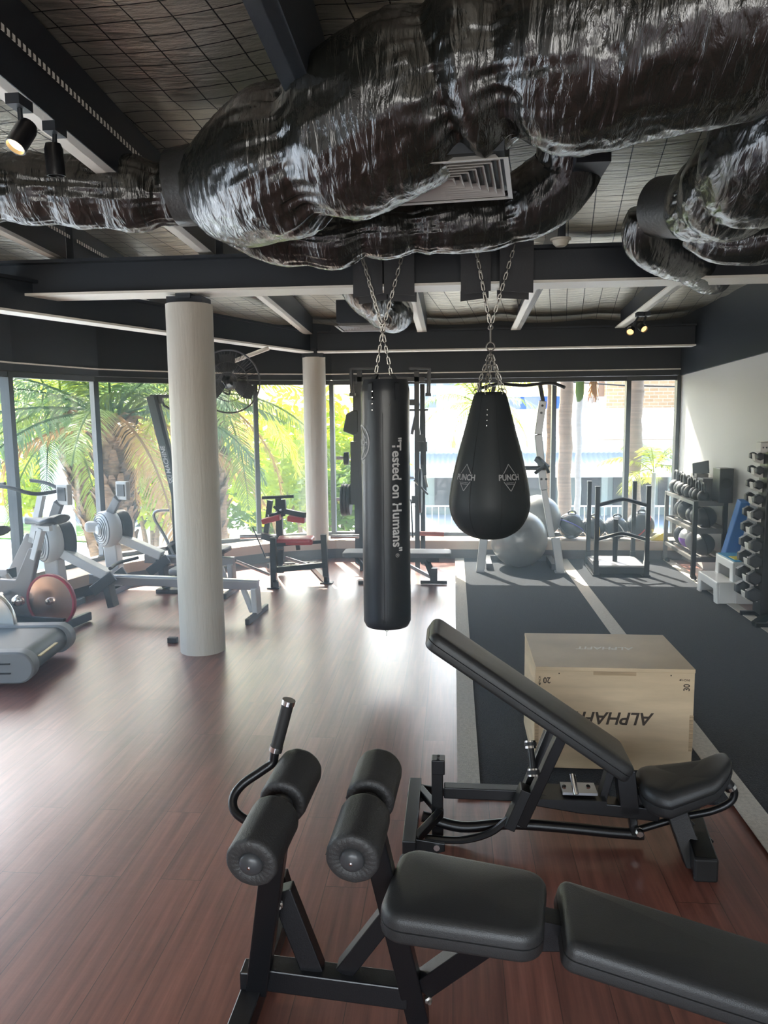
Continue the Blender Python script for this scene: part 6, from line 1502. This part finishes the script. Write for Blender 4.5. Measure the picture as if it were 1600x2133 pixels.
xa3, xb3 = at(1060, 840, 50).x, at(1186, 840, 50).x; zc0, zc1 = at(1100, 858, 50).z, at(1100, 826, 50).z
tag(MB().box(((xa3 + xb3) / 2, 51, (zc0 + zc1) / 2), (xb3 - xa3, 2.4, zc1 - zc0)).build('blue_banner_wall', mat('bright blue wall', (.02, .10, .65), .5), origin=((xa3 + xb3) / 2, 51, zc0), smooth=0), 'bright blue wall section behind the white roof', 'wall')
tw = at(905, 820, 52); TW = thing('tower_building', 'pale distant tower block seen right of the long bag', 'building', (tw.x, 60, GZ))
MB().box((tw.x - 1, 60, 3), (5.5, 4, 12)).build('tower_wall', mat('pale concrete tower', (.6, .62, .66), .7), TW, smooth=0)
for k in range(5):
    for j in range(4): MB().box((tw.x - 3 + j * 1.3, 57.95, 1.0 + k * 1.6), (.8, .1, .9)).build('window_pane', mat('tower window', (.3, .34, .4), .3) if (k == 0 and j == 0) else bpy.data.materials['tower window'], TW, smooth=0)
# overhead wire
wr = MB().tube([at(1180, 795, 20), at(1300, 803, 20), at(1440, 806, 20), at(1700, 800, 20)], .02, 6); tag(wr.build('overhead_wire', rubber, origin=tuple(at(1300, 803, 20))), 'dark overhead cable crossing in front of the brick building', 'cable')
# white pillar far left
pl_ = at(118, 985, 20); tag(MB().box((pl_.x, 20, (GZ + pl_.z + .8) / 2), (.6, .6, pl_.z + .8 - GZ)).box((pl_.x, 20, pl_.z + .8), (.8, .8, .12)).build('white_pillar', white_plastic, origin=(pl_.x, 20, GZ), smooth=0), 'white square pillar outside behind the nearer rower monitor', 'pillar')

# ------------------------------------------------------------------ haze volume added to imitate lens glare
hz = MB().box((-.55, 6.05, 1.5), (6.1, 5.9, 2.9))
hm = bpy.data.materials.new('thin glare haze'); hm.use_nodes = True; nt = hm.node_tree
for n in list(nt.nodes): nt.nodes.remove(n)
o_ = nt.nodes.new('ShaderNodeOutputMaterial'); vs_ = nt.nodes.new('ShaderNodeVolumeScatter'); vs_.inputs['Density'].default_value = .045; vs_.inputs['Anisotropy'].default_value = .6; vs_.inputs['Color'].default_value = (.66, .85, 1, 1)
nt.links.new(vs_.outputs[0], o_.inputs['Volume'])
tag(hz.build('glare_haze', hm, origin=(0, 4, 0), smooth=0), 'thin glare haze added as a lens veil towards the windows', 'haze', kind='stuff')

# every separate piece of these small hardware parts becomes a part of its own
for o in list(C.objects):
    base = o.name.split('.')[0]
    if o.type == 'MESH' and o.parent and base in ('bolt', 'rivet', 'screw', 'cap_hole', 'finger_joint', 'cross_member', 'cable_arm', 'grip_collar', 'grip_ring', 'chrome_band', 'badge_bolt', 'plate_bolt', 'printed_arrow', 'carriage_block', 'arm_strap'):
        bm = bmesh.new(); bm.from_mesh(o.data); bm.verts.ensure_lookup_table(); seen = set(); comps = []
        for v in bm.verts:
            if v.index in seen: continue
            st = [v]; comp = []; seen.add(v.index)
            while st:
                q_ = st.pop(); comp.append(q_.index)
                for e_ in q_.link_edges:
                    w_ = e_.other_vert(q_)
                    if w_.index not in seen: seen.add(w_.index); st.append(w_)
            comps.append(sorted(comp))
        if len(comps) > 1:
            co = [v.co.copy() for v in bm.verts]; fs = [[v.index for v in f.verts] for f in bm.faces]; mt = o.data.materials[0]; sm_ = o.data.polygons[0].use_smooth
            for ci, comp in enumerate(comps):
                ix = {v: i for i, v in enumerate(comp)}
                me = bpy.data.meshes.new(base); me.from_pydata([tuple(co[v]) for v in comp], [], [[ix[v] for v in f] for f in fs if f[0] in ix]); me.materials.append(mt)
                me.polygons.foreach_set('use_smooth', [sm_] * len(me.polygons))
                if sm_: me.set_sharp_from_angle(angle=R(35))
                if ci == 0: o.data = me
                else:
                    n_ = bpy.data.objects.new(base, me); C.objects.link(n_); n_.parent = o.parent
                    for md in o.modifiers:
                        m2 = n_.modifiers.new(md.name, md.type); m2.width = md.width; m2.segments = md.segments; m2.limit_method = md.limit_method; m2.angle_limit = md.angle_limit
        bm.free()
